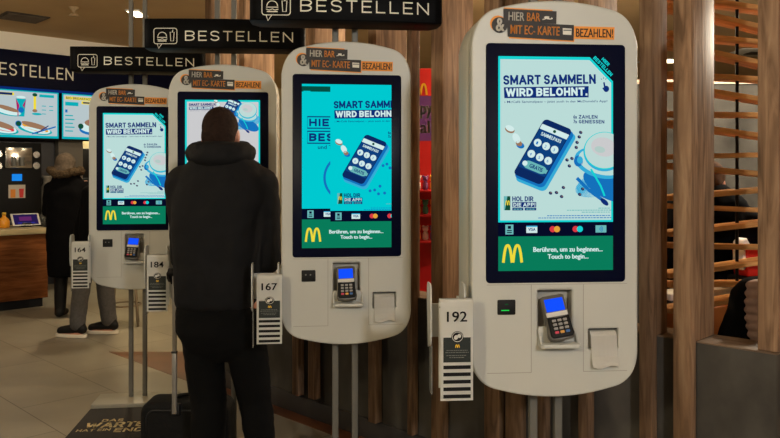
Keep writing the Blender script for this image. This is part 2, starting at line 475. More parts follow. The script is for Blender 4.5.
# screen inks
E_pale = em('screen_pale', (190, 224, 220), .95); E_rim = em('screen_cyan_rim', (20, 214, 214), .95)
E_cyan = em('screen_cyan', (0, 205, 212), .95); E_navy = em('screen_navy', (16, 50, 128), .8); E_white = em('screen_white', (214, 240, 238), .95)
E_blue = em('screen_blue', (22, 118, 196), .9); E_lblue = em('screen_light_blue', (56, 178, 222), .92); E_deep = em('screen_deep', (14, 44, 104), .85)
E_green = em('screen_green', (10, 132, 96), .85); E_dgreen = em('screen_dark_green', (6, 92, 78), .7); E_strip = em('screen_strip', (8, 14, 46), .7)
E_yel = em('screen_yellow', (244, 222, 60), .95); E_red = em('screen_red', (226, 60, 70), .9); E_amber = em('screen_amber', (240, 170, 60), .9)
E_bean = em('screen_bean', (40, 60, 110), .8); E_foam = em('screen_foam', (186, 212, 206), .9); E_teal = em('screen_teal', (110, 190, 190), .9)
E_dkgrn = em('screen_app_green', (20, 84, 60), .8); E_rose = em('screen_rose', (206, 206, 208), .95); E_tan = em('screen_tan', (170, 130, 100), .8)
E_mag = em('menu_magenta', (190, 30, 110), .8); E_menu = em('menu_white', (196, 212, 216), .85); E_mcyan = em('menu_cyan', (10, 190, 200), .8)

def ad_title(f, pale):
    r = math.radians(-1.2)
    caps(f, 'SMART SAMMELN', 502, 76, 595, 85.6, E_navy, 3, .21, r)
    f.poly([(502.5, 88), (588, 86), (588, 97.3), (503, 98.8)], E_navy, 3)
    caps(f, 'WIRD BELOHNT.', 504.5, 89.0, 586.5, 97.2, E_white, 4, .23, r)
    f.text('\u203a McCaf\u00e9 Sammelpass \u2013 jetzt auch in der McDonald\u2019s App!', 503, 101.4, 607, 104.2, E_navy, 3, .005, math.radians(-.9))
    f.text('6x', 572.5, 115, 576.4, 118.6, E_navy, 3, .02); f.text('7x', 572.5, 119.8, 576.4, 123.4, E_navy, 3, .02); caps(f, 'ZAHLEN', 578, 115, 597, 118.6, E_navy, 3, .2); caps(f, 'GENIESSEN', 578, 119.8, 604, 123.4, E_navy, 3, .2)
def ad_phone(f):
    ax, ay = (543.4, 118.5), (571.7, 130.0); bx = (511.4, 173.7)
    U = (ay[0] - ax[0], ay[1] - ax[1]); V = (bx[0] - ax[0], bx[1] - ax[1])
    q = lambda u, v, o=0: (ax[0] + U[0] * u + V[0] * v + o * .55, ax[1] + U[1] * u + V[1] * v + o)
    def rr(u0, v0, u1, v1, r, m, lay, o=0):
        asp = math.hypot(*V) / math.hypot(*U)
        f.poly([q(a, b / asp, o) for a, b in rrect(u0, v0 * asp, u1, v1 * asp, r)], m, lay)
    rr(-.03, -.01, 1.05, 1.02, .16, E_lblue, 3, 5.5); rr(-.02, 0, 1.04, 1.01, .16, E_blue, 4, 2.5)
    rr(0, 0, 1, 1, .14, E_deep, 5); rr(.03, .1, .97, .86, .02, em('screen_phone', (14, 66, 130), .9), 6)
    rr(.02, .095, .98, .18, .02, E_white, 7)
    rot = math.atan2(U[1], U[0])
    p = q(.14, .215); caps(f, 'SAMMELPASS', p[0], p[1], p[0] + 21.5, p[1] + 3.6, E_white, 8, .17, rot)
    c = q(.5, .135); f.disc(c[0], c[1], 1.6, E_dkgrn, 8)
    for j, v in enumerate((.40, .60)):
        for i, u in enumerate((.2, .5, .8)):
            c = q(u, v); f.disc(c[0], c[1], 3.9, E_white, 7)
            f.text(str(j * 3 + i + 1), c[0] - .9, c[1] - 1.5, c[0] + .9, c[1] + 1.5, E_blue, 8, .01, rot)
    rr(.1, .71, .95, .84, .2, E_teal, 7); c = q(.17, .775); f.disc(c[0], c[1], 2.6, E_white, 8)
    p = q(.33, .745); f.text('GRATIS', p[0], p[1], p[0] + 14, p[1] + 4, E_navy, 8, .02, rot)
    # pouring tin
    f.disc(508.5, 130, 5, E_tan, 3, 3.2, .4); f.disc(508.5, 128.6, 4.6, E_white, 4, 2.8, .4); f.disc(515, 138.5, 3.4, E_white, 4, 5.4, -.5); f.disc(519, 145.5, 4.2, E_blue, 3, 3, .4); f.disc(517.6, 143.6, 3.4, E_tan, 4, 2.6, .5)
def ad_cup(f):
    f.disc(605, 181, 32, E_lblue, 2, 13, -.35, 30); f.disc(606, 186, 26, E_blue, 3, 12, .5, 30)
    f.stroke([(576, 178), (588, 190), (602, 200)], 3.4, E_blue, 4); f.disc(604, 202, 5, E_navy, 5, 2.4, .7)
    f.disc(600, 163, 27, E_lblue, 4, 15, .25, 30); f.disc(601, 162, 24, E_pale, 5, 12.5, .25, 30)
    f.disc(577.5, 161, 4.6, E_blue, 5, 5.6); f.disc(579, 160, 3, E_lblue, 6, 3.6)
    f.disc(604, 151.6, 21.5, E_lblue, 6, 19.8, 0, 34); f.disc(604, 150.5, 21, E_rim, 7, 18.8, 0, 34); f.disc(604, 150.3, 20.2, em('screen_milk', (196, 224, 220), .92), 8, 18, 0, 34); f.disc(603, 147, 13, E_rose, 9, 9.5, .2, 26); f.disc(599, 149.5, 5.5, E_foam, 10, 3.2, .2)
    f.stroke([(590, 169), (600, 186), (604, 196)], 2, E_rim, 8)
    for bx, by in ((579.5, 132.5), (578, 137), (575.8, 142.5), (575, 147.5), (565.6, 160), (570.6, 158.5), (568, 166), (549, 193), (555, 192.5), (562, 187.5), (560.2, 196.5), (578.5, 194.4), (581.5, 189)):
        f.disc(bx, by, 1.9, E_bean, 10, 1.6, .5, 10); f.disc(bx + .5, by - .4, .7, E_tan, 11, .5, 0, 8)
def ad_foot(f):
    f.rect(502.5, 196, 509, 210, E_dkgrn, 3); f.poly([(502.5, 196), (506, 196), (503.5, 210), (502.5, 210)], E_teal, 4); f.arches(504, 200.5, 508.4, 205, E_yel, 5)
    caps(f, 'HOL DIR', 511, 196.2, 532, 201.2, E_navy, 3, .2); f.rect(511, 201.9, 535, 207, E_navy, 3); caps(f, 'DIE APP!', 512, 202.6, 534, 206.4, E_white, 4, .2)
    f.rect(511, 207.6, 522, 210.2, E_navy, 3); f.rect(523.4, 207.6, 535, 210.2, E_navy, 3)
    for k in range(3): f.rect(512.3 + k * 3, 208.5, 514.5 + k * 3, 209.4, E_teal, 4); f.rect(525 + k * 3, 208.5, 527.2 + k * 3, 209.4, E_teal, 4)
    for x0, x1, y in ((566, 611, 209.8), (581, 611, 211.8), (598, 611, 207.8), (546, 611, 215.2), (537, 611, 217.4)):
        u = x0
        while u < x1 - 1.2:
            w = random.uniform(1.4, 3.2); f.rect(u, y, min(u + w, x1), y + .8, E_teal if y < 213 else E_blue, 3); u += w + .7
def ad_ribbon(f):
    cl = f.clip; f.clip = None; caps(f, 'HIER', 603.2, 57.0, 612.6, 60.4, E_rim, 3, .22, PI / 4); caps(f, 'BESTELLEN', 594.9, 55.6, 620.4, 59.2, E_rim, 3, .22, PI / 4); f.clip = cl
    f.disc(606, 88.6, 2.9, E_navy, 3, 3.2); f.stroke([(604.6, 88), (603.6, 82)], 1.7, E_navy, 3); f.stroke([(604.8, 91), (602.4, 87.6)], 1.3, E_navy, 3)
    for k in range(3): f.stroke([(603.4 + 2.4 * math.cos(-2.4 + k * .8), 81 + 2.4 * math.sin(-2.4 + k * .8)), (603.4 + 4 * math.cos(-2.4 + k * .8), 81 + 4 * math.sin(-2.4 + k * .8))], .5, E_navy, 3)
def pay_strip(f, dx=0, dy=0, mode=0):
    g = lambda x0, y0, x1, y1, m, l: f.rect(x0 + dx, y0 + dy, x1 + dx, y1 + dy, m, l)
    g(504, 224.2, 512, 234, E_teal, 4); g(506.4, 225.5, 509.6, 228.4, E_strip, 5); g(505.6, 229.6, 510.4, 230.6, E_strip, 5); g(505.6, 231.6, 510.4, 232.6, E_strip, 5)
    g(525, 225.5, 536, 232.6, E_white, 4); g(525, 225.5, 536, 226.7, E_lblue, 5); f.text('VISA', 526.8 + dx, 227.6 + dy, 534.2 + dx, 230.6 + dy, E_navy, 5, .02)
    f.disc(551.5 + dx, 229 + dy, 3.1, E_red, 4); f.disc(555.8 + dx, 229 + dy, 3.1, E_amber, 5)
    f.disc(574.6 + dx, 229 + dy, 3.1, E_red, 4); f.disc(579 + dx, 229 + dy, 3.1, E_rim, 5)
    g(595, 225.4, 606, 232.6, E_teal, 4)
    for k in range(3): f.arc(598 + dx, 229 + dy, 1.4 + 1.3 * k, -45, 45, .6, E_blue, 5, 8)
def green_bar(f):
    f.rect(497, 236, 613, 270.3, E_green, 1)
    f.arches(501.5, 245, 521, 262, E_yel, 2, 2.7)
    f.text('Ber\u00fchren, um zu beginnen...', 532, 246.8, 602.5, 253, E_white, 2, .02); f.text('Touch to begin...', 546.5, 254, 588, 260, E_white, 2, .02)

def screen_picture(kind):
    f = Flat()
    full = [(497, 57), (589.5, 57), (613, 81), (613, 222), (497, 222)]
    if kind == 'ad':
        f.poly(full, E_rim, 1); f.poly([(499, 60), (589, 60), (611, 82.5), (611, 220), (499, 220)], E_pale, 2)
        f.clip = (497, 57, 613, 270.3)
        ad_title(f, 0); ad_phone(f); ad_cup(f); ad_foot(f); ad_ribbon(f)
        f.rect(497, 222, 613, 236, E_strip, 1); pay_strip(f); green_bar(f)
    elif kind == 'change':                      # caught between two advertisements
        f.clip = (497, 57, 613, 270.3)
        f.rect(497, 57, 613, 236, E_cyan, 1); f.rect(497, 60, 533.5, 67, E_dgreen, 2); f.rect(499, 66, 508, 67, E_cyan, 3)
        f.rect(497, 219, 533.5, 236, E_green, 2); f.rect(497, 219, 533.5, 233, E_strip, 3); f.rect(533.5, 222, 613, 236, E_strip, 3)
        f.clip = (497, 57, 533.5, 270)
        for y0, y1, s in ((99.6, 114.5, 'HIER'), (118.5, 134, 'BESTELLEN')):
            f.stroke([(504, y0), (560, y0), (560, y1), (504, y1)], 1.5, E_navy, 3, True)
            caps(f, s, 506, y0 + 2.6, 506 + (38 if s == 'HIER' else 98), y1 - 2.6, E_navy, 3, .24)
        f.text('und TEILEN', 517.5, 136.5, 556, 141.5, E_navy, 3, .008)
        f.arc(556, 179, 30, 110, 250, 3, E_blue, 3)
        pay_strip(f, 0, -3)
        f.clip = (533.5, 57, 613, 270.3); f.tf = lambda u, v: (u + 36, v + 3)
        ad_title(f, 1); ad_phone(f)
        for bx, by in ((566, 160), (571, 158), (575, 163), (549, 193), (555, 192), (562, 187), (560, 197), (568, 196)): f.disc(bx, by, 1.9, E_blue, 4)
        f.tf = lambda u, v: (u + 40, v + 3); ad_foot(f)
        f.tf = lambda u, v: (u, v)
        pay_strip(f, 36, 0); f.clip = None; green_bar(f)
    else:                                       # advertisement sliding up out of the screen
        f.clip = (497, 57, 613, 270.3)
        f.rect(497, 57, 613, 236, E_rim, 1); f.rect(500, 60, 610.5, 234, E_rose, 2)
        f.tf = lambda u, v: (499 + (u - 500) * .44 + 3, 59 + (v - 72) * .44 + 2); ad_title(f, 0)
        f.tf = lambda u, v: (564 + (u - 540) * .62, 58 + (v - 128) * .62)
        ad_phone(f)
        f.tf = lambda u, v: (594 + (u - 604) * .66, 73 + (v - 151) * .66)
        ad_cup(f)
        f.tf = lambda u, v: (u, v); green_bar(f)
    return f

def header_sticker(f):
    rot = math.radians(1.5)
    f.disc(497.2, 24.6, 8.2, M_orange, 1); f.disc(498.6, 26, 8, M_stkblack, 2)
    f.text('&', 494.6, 19.4, 503.4, 32.2, M_stkwhite, 7, .02)
    f.poly([(503, 8.5), (552, 10), (552, 13), (503, 12)], M_orange, 1); f.poly([(508, 39), (574, 41.8), (574, 38), (508, 36)], M_orange, 1)
    f.poly([(502.3, 9.6), (556, 11.4), (555.6, 24), (502.6, 24)], M_stkblack, 3); f.poly([(506, 23.2), (573.4, 24.8), (573, 40.6), (506.6, 37.6)], M_stkblack, 4)
    f.text('HIER', 507.4, 12.8, 523.5, 21.2, M_stkwhite, 6, .012, rot); f.text('BAR', 526, 13.2, 539.5, 21.6, M_orange, 6, .012, rot)
    f.disc(547.5, 18.2, 4.4, M_stkwhite, 6, 1.5, .15); f.disc(549.3, 17.8, 1.2, M_stkblack, 7); f.stroke([(541.5, 20), (545, 19)], 1, M_stkwhite, 6)
    f.text('MIT EC- KARTE', 509.4, 25.6, 559, 34.6, M_orange, 6, .012, rot)
    f.poly([(562, 28.2), (571, 28.6), (570.8, 35), (562.2, 34.6)], M_stkwhite, 6); f.rect(562.6, 29.8, 570.6, 31, M_grey, 7)
    f.poly([(573.6, 26), (615, 26.4), (614.6, 39), (573.6, 38.6)], M_orange, 4); f.text('BEZAHLEN!', 575.4, 28.2, 613.4, 36.8, M_stkblack, 6, .012, math.radians(.5))

def make_kiosk(px, scale, yaw, label, pic, scanner_green=False, rdx=0., tilt=-3., rdz=0.):
    d = F0 / scale; X = PX(px, d)
    t = empty('order_kiosk', label, 'kiosk', (X, d, 0), yaw, 'self-order kiosks standing in a row')
    O = shell_outline(470.8, .5, 639.2, 397)
    niche = rrect(537, 289.5, 572, 338, 2.5); slot = rrect(588.5, 329.5, 619, 350, 1.5)
    plate_with_holes(O, [rrect(486.5, 45.5, 624.5, 280.5, 2), niche, slot], 0, .048, M_shell, t, 'front_shell')
    # seams of the service doors
    sm = MB()
    for x0, y0, x1, y1 in ((530.2, 284, 530.8, 372), (583, 284, 583.6, 372), (486, 371.7, 530.6, 372.3), (583.4, 371.7, 628, 372.3), (486, 284, 628, 284.5)):
        sm.box((kx(x0), -.0006, kz(y1)), (kx(x1), .002, kz(y0)), M_seam)
    sm.build('door_seam', t)
    m = MB(); m.prism([(kx(u), kz(v)) for u, v in shell_outline(473, 3, 637, 395)], .049, .086, M_gap); m.build('core_frame', t)
    m = MB(); m.prism([(kx(u), kz(v)) for u, v in O], .087, .255 if scanner_green else .185, M_shell_back, .012); m.build('rear_shell', t)
    m = MB(); m.prism([(kx(u), kz(v)) for u, v in rrect(485, 44, 626, 282.5, 4)], -.004, .03, M_bezel, .003); bz = m.build('screen_bezel', t)
    m = MB(); m.flat(screen_picture(pic), kfn(-.0046)); m.build('screen', bz)
    m = MB(); f = Flat(); header_sticker(f); m.flat(f, kfn(-.0002)); m.build('payment_sticker', t)
    # payment niche, shelf and terminal
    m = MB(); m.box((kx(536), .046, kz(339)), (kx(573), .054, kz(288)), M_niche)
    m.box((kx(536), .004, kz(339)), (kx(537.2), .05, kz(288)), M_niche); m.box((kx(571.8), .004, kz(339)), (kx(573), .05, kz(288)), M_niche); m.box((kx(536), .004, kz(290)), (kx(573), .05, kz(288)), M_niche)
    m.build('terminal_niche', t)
    m = MB()
    m.prism(rrect(kx(537), -.055, kx(576), .04, .012), kz(345), kz(341), M_shell, .002, fn=lambda u, y, v: (u, v, y))
    m.prism([(kx(538), kz(344.6)), (kx(575), kz(344.6)), (kx(575), kz(333)), (kx(571.6), kz(326)), (kx(537.4), kz(326)), (kx(536.6), kz(333))], -.010, .0005, M_shell, .002)
    m.prism([(-.05, kz(344.8)), (-.002, kz(344.8)), (-.002, kz(328))], kx(536.6), kx(538.6), M_shell, fn=lambda a, y, b: (y, a, b)); m.prism([(-.05, kz(344.8)), (-.002, kz(344.8)), (-.002, kz(328))], kx(573.4), kx(575.4), M_shell, fn=lambda a, y, b: (y, a, b))
    m.build('terminal_shelf', t)
    base = Matrix.Translation((kx(553.5), -.030, kz(317))) @ Matrix.Rotation(math.radians(tilt), 4, 'Y') @ Matrix.Rotation(math.radians(-24), 4, 'X')
    tm = lambda u, y, v: base @ Vector((u * 1.04, y, v * .86))
    m = MB()
    out = [(-.038, .082), (-.03, .088), (.03, .088), (.038, .082), (.036, -.02), (.041, -.06), (.036, -.078), (.0, -.084), (-.036, -.078), (-.041, -.06), (-.036, -.02)]
    m.prism(out, -.016, .016, mat('terminal_body', (92, 89, 84), .4), .005, fn=tm); pt = m.build('payment_terminal', t)
    m = MB(); m.prism(rrect(-.029, .025, .029, .073, .002), -.0185, -.014, M_blue_lcd, fn=tm); m.build('terminal_display', pt)
    m = MB(); m.prism(rrect(-.033, .006, .033, .022, .002), -.0185, -.014, M_white, fn=tm); m.build('logo_strip', pt)
    m = MB(); m.prism([(-.034, .004), (-.01, .0), (.01, .0), (.034, .004), (.036, -.064), (.03, -.074), (-.03, -.074), (-.036, -.064)], -.026, -.014, M_black, .003, fn=tm); kp = m.build('keypad_cover', pt)
    m = MB(); kc = [mat('key_red', (210, 60, 90), .5), mat('key_yellow', (220, 160, 70), .5), mat('key_blue', (50, 100, 170), .5)]
    for j in range(4):
        for i in range(3):
            cx, cz = (i - 1) * .017, -.012 - j * .0145
            m.prism(rrect(cx - .006, cz - .0045, cx + .006, cz + .0045, .002), -.030, -.025, kc[i] if j == 3 else mat('key_grey', (150, 148, 144), .5), .001, fn=tm)
    m.build('key', kp)
    # code scanner
    m = MB(); m.prism([(kx(u), kz(v)) for u, v in rrect(496.5, 299, 514.5, 314, 1.2)], -.003, .01, M_black, .001); sc_ = m.build('code_scanner', t)
    m = MB(); fl = Flat()
    if scanner_green: fl.rect(500, 309, 508, 310, em('scanner_led', (30, 220, 80), 1.), 1); fl.rect(504, 303, 507, 304, em('scanner_led_dim', (10, 90, 40), .8), 1)
    else: fl.disc(502, 305, 1, M_grey, 1); fl.disc(508, 305, 1, M_grey, 1)
    m.flat(fl, kfn(-.0034)); m.build('scanner_window', sc_)
    # receipt slot with a curl of paper
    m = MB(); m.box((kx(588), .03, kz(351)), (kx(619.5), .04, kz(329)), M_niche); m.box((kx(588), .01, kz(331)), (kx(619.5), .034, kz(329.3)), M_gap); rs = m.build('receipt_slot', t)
    m = MB(); rows = []
    prof = [(.026, 331.5), (.006, 332.5), (-.003, 336), (-.006, 343), (-.009, 350), (-.013, 357), (-.02, 363), (-.028, 366)]
    for y, v in prof: rows.append([(kx(590.6 + (26.4) * k / 6), y - .003 * math.sin(PI * k / 6), kz(v + (1.6 * math.sin(k * 1.1) if v > 360 else 0))) for k in range(7)])
    m.sheet(rows, mat('receipt_white', (232, 230, 224), .8), .0006)
    for q in m.bm.faces: q.smooth = False
    m.build('receipt_paper', rs)
    # floor-to-ceiling poles on a base plate
    for sx in (-1, 1):
        m = MB(); m.box((sx * .043 - .0135, .2125, .03), (sx * .043 + .0135, .2385, 3.0), M_steel, .003) if False else m.box((sx * .043 - .0135, .10, .03), (sx * .043 + .0135, .126, 3.0), M_steel, .003)
        m.build('pole', t)
    m = MB(); m.box((-.25, -.05, 0), (.25, .19, .03), mat('base_plate_grey', (150, 146, 132), .4), .004); m.build('base_plate', t)
    # rack for the number cards on the left flank
    m = MB()
    M_clear = mat('clear_plastic', (170, 172, 168), .3, alpha=.35)
    pl = lambda y, a, b: (y + rdx, a, b + rdz)
    for x0, b in ((433, 340), (466, 330)):
        m.prism([(-.030, kz(b)), (.025, kz(b + 6)), (.05, kz(300)), (.046, kz(285)), (.03, kz(281.5)), (-.02, kz(281.5)), (-.034, kz(285)), (-.040, kz(300)), (-.04, kz(b - 10))], kx(x0), kx(x0) + .0055, M_holder, .0015, fn=lambda a, y, b_: pl(y, a, b_))
    m.prism([(-.03, kz(389)), (.02, kz(389)), (.02, kz(341)), (-.03, kz(341))], kx(434.5), kx(434.5) + .003, M_clear, fn=lambda a, y, b_: pl(y, a, b_))
    m.box((kx(433) + rdx, .02, kz(336)), (kx(472) + rdx, .026, kz(303)), M_holder); m.box((kx(441) + rdx, -.0395, kz(304) + rdz), (kx(471) + rdx, -.034, kz(301) + rdz), M_holder); m.box((kx(441) + rdx, -.056, kz(303.4) + rdz), (kx(471) + rdx, -.038, kz(302.4) + rdz), M_holder)
    m.box((kx(462) + rdx, .024, kz(330)), (kx(462) + .09, .046, kz(305)), M_holder) if False else m.box((kx(466) + rdx, .09, kz(345)), (kx(476), .11, kz(300)), M_holder)
    m.box((kx(466) + rdx, .024, kz(336)), (kx(468) + rdx, .1, kz(305)), M_holder)
    m.build('card_rack', t)
    return t, d

CKZ = lambda v: H + (174.0 - v) / KS * .968
CKX = lambda a: kx(456.4) + (kx(a) - kx(456.4)) * .968
def make_card(kiosk, num, label, rdx, rdz):
    CKZ = (lambda v: H + (174.0 - v) / KS * .968) if num == '192' else (lambda v: H + (174.0 - (297.6 + (v - 297.6) * .9)) / KS * .968)
    loc = kiosk.matrix_basis
    t = empty('number_card', label, 'number card', kiosk.location, kiosk.rotation_euler.z, 'table number cards hanging beside the kiosks')
    y = -.085
    # folded card: front leaf, rounded fold over the bar and back leaf, one solid sheet
    m = MB(); rows = []
    prof = [(-.085, 397.5), (-.085, 350), (-.085, 304), (-.083, 300.3), (-.079, 298.6), (-.070, 297.6), (-.060, 297.6), (-.051, 298.6), (-.046, 303), (-.045, 350), (-.045, 388)]
    for yy, v in prof: rows.append([(CKX(440.2 + 32.3 * k / 4) + rdx, yy, CKZ(v) + rdz) for k in range(5)])
    m.sheet(rows, M_paper, .0016)
    for q in m.bm.faces: q.smooth = False
    f = Flat(); k = 1.; g = lambda u: 440.2 + (u - 440.2) * k
    f.tf = lambda u, v: (g(u), v)
    f.text(num, 446.4, 309.5, 466.4, 319.6, M_black, 2, .012)
    f.rect(443, 335, 470, 359.5, M_cardgreen, 1)
    for v in (362.6, 369.6, 376.9, 384.1, 391.3): f.rect(443, v, 470, v + 3.6, M_black, 1)
    f.disc(456.8, 334.4, 6, M_black, 2, 5.6); f.disc(456.8, 334.4, 5.4, M_white, 3, 5); f.disc(456.8, 334.4, 4.8, M_black, 4, 4.4)
    f.disc(455.4, 334.8, 2, M_white, 5, 2.4, .6); f.disc(458.6, 333.4, 1.8, M_white, 5, 2, -.4); f.stroke([(455, 337), (459, 331.4)], 1, M_white, 6)
    f.arches(454.8, 342.3, 459, 345.2, M_yellow, 2)
    for v, a, b in ((347.4, 446, 467), (349.4, 445, 468), (352.4, 446, 466), (354.4, 449, 464)):
        u = a
        while u < b: w = random.uniform(1.2, 2.8); f.rect(u, v, min(b, u + w), v + .7, M_grey, 2); u += w + .6
    m.flat(f, lambda a, b, l: (CKX(a) + rdx, -.0872 - .0006 * l, CKZ(b) + rdz)); m.build('card', t)
    return t

def make_sign(kiosk, label, dx=0.):
    t = empty('overhead_sign', label, 'sign', kiosk.location + Vector((dx, 0, 0)), kiosk.rotation_euler.z, 'black overhead signs on the kiosk poles')
    z0, z1 = 2.09, 2.238
    fy = lambda x: -.065 - .022 * (1 - (x / .4) ** 2)
    out = [(x, fy(x)) for x in [-.4 + .8 * k / 24 for k in range(25)]]
    out += [(.405, -.02), (.40, .05), (.37, .097), (-.37, .097), (-.40, .05), (-.405, -.02)]
    m = MB(); m.prism(out, z0, z1, M_sign, .004, fn=lambda u, y, v: (u, v, y)); m.build('sign_body', t)
    m = MB(); f = Flat()
    caps(f, 'BESTELLEN', -.197, 0, .345, .051, M_signtext, 1, .115, 0, .2)
    m.flat(f, lambda u, v, l: (u, fy(u) - .0008, 2.176 - v)); m.build('lettering', t)
    m = MB(); f = Flat(); w = .0035
    f.stroke(rrect(-.352, -.012, -.236, .066, .012) + [], w, M_signtext, 1, True)
    f.stroke([(-.335, .066), (-.328, .09), (-.312, .067)], w, M_signtext, 1)
    f.arc(-.31, .030, .022, 180, 360, w, M_signtext, 1, 12); f.stroke([(-.335, .034), (-.285, .034)], w, M_signtext, 1); f.stroke([(-.335, .042), (-.322, .046), (-.31, .041), (-.298, .046), (-.285, .042)], w, M_signtext, 1)
    f.stroke([(-.332, .052), (-.288, .052)], w * 1.4, M_signtext, 1)
    f.stroke([(-.27, .008), (-.25, .008), (-.253, .052), (-.267, .052)], w, M_signtext, 1, True); f.stroke([(-.259, .008), (-.256, -.005)], w, M_signtext, 1)
    m.flat(f, lambda u, v, l: (u, fy(u) - .0009, 2.176 - v)); m.build('burger_icon', t)
    return t

KD = [(555.0, 307., 4.6, '192', 'ad', 'nearest self-order kiosk, right of the others, green-lit scanner and card 192'),
      (346.5, 234.7, 6.5, '167', 'change', 'self-order kiosk with all-cyan half-changed screen, beside card 167'),
      (222.5, 194., 4.0, '184', 'slide', 'self-order kiosk whose screen is half hidden behind the man in black'),
      (134.3, 159.3, 7.0, '164', 'ad', 'farthest self-order kiosk, standing on a base plate behind the text doormat')]
LC = ['white table number card reading 192 on the nearest kiosk', 'white table number card reading 167 between man and cyan kiosk',
      'white table number card reading 184 left of the trolley handle', 'white table number card reading 164 on the farthest kiosk']
LS = [None, 'black BESTELLEN sign above the cyan kiosk, cut off by the top edge', 'black BESTELLEN sign right above the man in black',
      'black BESTELLEN sign above the farthest kiosk, partly behind another sign']
kiosks = []
for i, (px, sc, yw, num, pic, lab) in enumerate(KD):
    rdx = (-.0155, .001, .012, .02)[i]
    k, d = make_kiosk(px, sc, math.radians(yw), lab, pic, i == 0, rdx, (-9, -2, -3, 4)[i], (0, -.024, -.016, -.026)[i]); kiosks.append(k)
    make_card(k, num, LC[i], rdx, (0, -.024, -.016, -.026)[i])
    if LS[i]: make_sign(k, LS[i], (0, 0, .022, .033)[i])
K4 = kiosks[3]

# ------------------------------------------------------------------ the room
tdir = Vector((R2, -R2, 0)); ndir = Vector((R2, R2, 0))
def NT(n, s, z=0.): return ndir * n + tdir * s + Vector((0, 0, z))
def floor_mat():
    m = bpy.data.materials.new('stone_tiles'); m.use_nodes = True; nt = m.node_tree; N = nt.nodes.new; L = nt.links.new; b = nt.nodes['Principled BSDF']
    tc = N('ShaderNodeTexCoord'); mp = N('ShaderNodeMapping'); mp.inputs['Rotation'].default_value = (0, 0, PI / 4); mp.inputs['Location'].default_value = (.35, .02, 0)
    L(tc.outputs['Object'], mp.inputs['Vector'])
    br = N('ShaderNodeTexBrick'); br.inputs['Scale'].default_value = 1; br.inputs['Brick Width'].default_value = 1.15; br.inputs['Row Height'].default_value = .575
    br.inputs['Mortar Size'].default_value = .0035; br.inputs['Mortar Smooth'].default_value = .3; br.offset = .5
    br.inputs['Color1'].default_value = (*s2l((136, 129, 114)), 1); br.inputs['Color2'].default_value = (*s2l((127, 120, 106)), 1); br.inputs['Mortar'].default_value = (*s2l((78, 69, 56)), 1)
    L(mp.outputs[0], br.inputs['Vector'])
    n = N('ShaderNodeTexNoise'); n.inputs['Scale'].default_value = 1.7; n.inputs['Detail'].default_value = 5; L(tc.outputs['Object'], n.inputs['Vector'])
    r = N('ShaderNodeValToRGB'); r.color_ramp.elements[0].position = .3; r.color_ramp.elements[0].color = (.78, .77, .75, 1); r.color_ramp.elements[1].position = .7; r.color_ramp.elements[1].color = (1.05, 1.05, 1.05, 1)
    L(n.outputs['Fac'], r.inputs['Fac'])
    mx = N('ShaderNodeMix'); mx.data_type = 'RGBA'; mx.blend_type = 'MULTIPLY'; mx.inputs['Factor'].default_value = .8
    L(br.outputs['Color'], mx.inputs['A']); L(r.outputs['Color'], mx.inputs['B']); L(mx.outputs['Result'], b.inputs['Base Color'])
    b.inputs['Roughness'].default_value = .38; b.inputs['Specular IOR Level'].default_value = .35
    return m
m = MB(); m.box((-12, -4, -.06), (10, 18, 0), floor_mat()); struct(m.build('floor'))
m = MB()
A = Vector((PX(109, 6.2), 6.2, 0))
nA = A.dot(ndir); 
band = [A, Vector((-.9, 6.2, 0)), NT(3.2, -3.5), NT(3.2, .6), NT(nA, .6)]
m.prism([(p.x, p.y) for p in band], 0, .002, mat('brown_tiles', (92, 54, 32), .4, noise=.25, nscale=4), fn=lambda u, y, v: (u, v, y)); struct(m.build('floor_brown_border'))
CEIL = 3.0
def ceil_mat():
    m = mat('ceiling_tan', (186, 156, 112), .85, noise=.05, nscale=2); return m
m = MB(); m.box((-12, -4, CEIL), (10, 18, CEIL + .08), ceil_mat())
struct(m.build('ceiling'))
def s_on(org, px):
    r = (px - 390) / F0; return (r * org.y - org.x) / (u.x - r * u.y)
u = Vector((.72, .694, 0)); v_ = Vector((-.694, .72, 0))     # kitchen frontage: u to the right and away, v_ into the kitchen
P0 = Vector((-4.2, 8.15, 0))
ur = math.atan2(u.y, u.x)
# kitchen back wall (dark tiles), pale wall beyond, right-hand rooms
Q0 = Vector((-4.94, 9.6, 0))
def ubox(mb, org, s0, s1, t0, t1, z0, z1, m, bev=0.):
    """box in the kitchen frame, about org"""
    mb.box((s0, t0, z0), (s1, t1, z1), m, bev); return mb
M_tile = mat('dark_wall_tiles', (40, 42, 50), .35, noise=.1)
m = MB(); ubox(m, Q0, -4, .95, 0, .15, 0, CEIL, M_tile); struct(m.build('wall_back', loc=Q0, rz=ur))
m = MB(); ubox(m, Q0, .68, 1.0, -.12, 0, 0, CEIL, mat('grey_column', (122, 116, 106), .7)); struct(m.build('wall_pier', loc=Q0, rz=ur))
M_pale = mat('pale_yellow_wall', (214, 200, 160), .8)
m = MB(); ubox(m, Q0, .95, 7.5, .9, 1.0, 0, CEIL, M_pale); struct(m.build('wall_passage', loc=Q0, rz=ur))
m = MB(); m.box((-1.4, 14.6, 0), (9, 14.8, CEIL), mat('far_wall', (150, 128, 98), .8)); struct(m.build('wall_far'))
m = MB(); m.box((8.6, -2, 0), (8.8, 14.6, CEIL), mat('far_wall', (150, 128, 98), .8)); struct(m.build('wall_right'))
# bulkhead over the counter
m = MB(); ubox(m, P0, -3, 2.6, .03, .3, 2.80, CEIL, mat('bulkhead_white', (232, 226, 212), .8)); struct(m.build('trim_1', loc=P0, rz=ur))

# low partition wall along the kiosk row
NW = 2.87; SW0, SW1 = -4.72, -.93; WT = .17; WH = .818
tr = math.atan2(tdir.y, tdir.x)
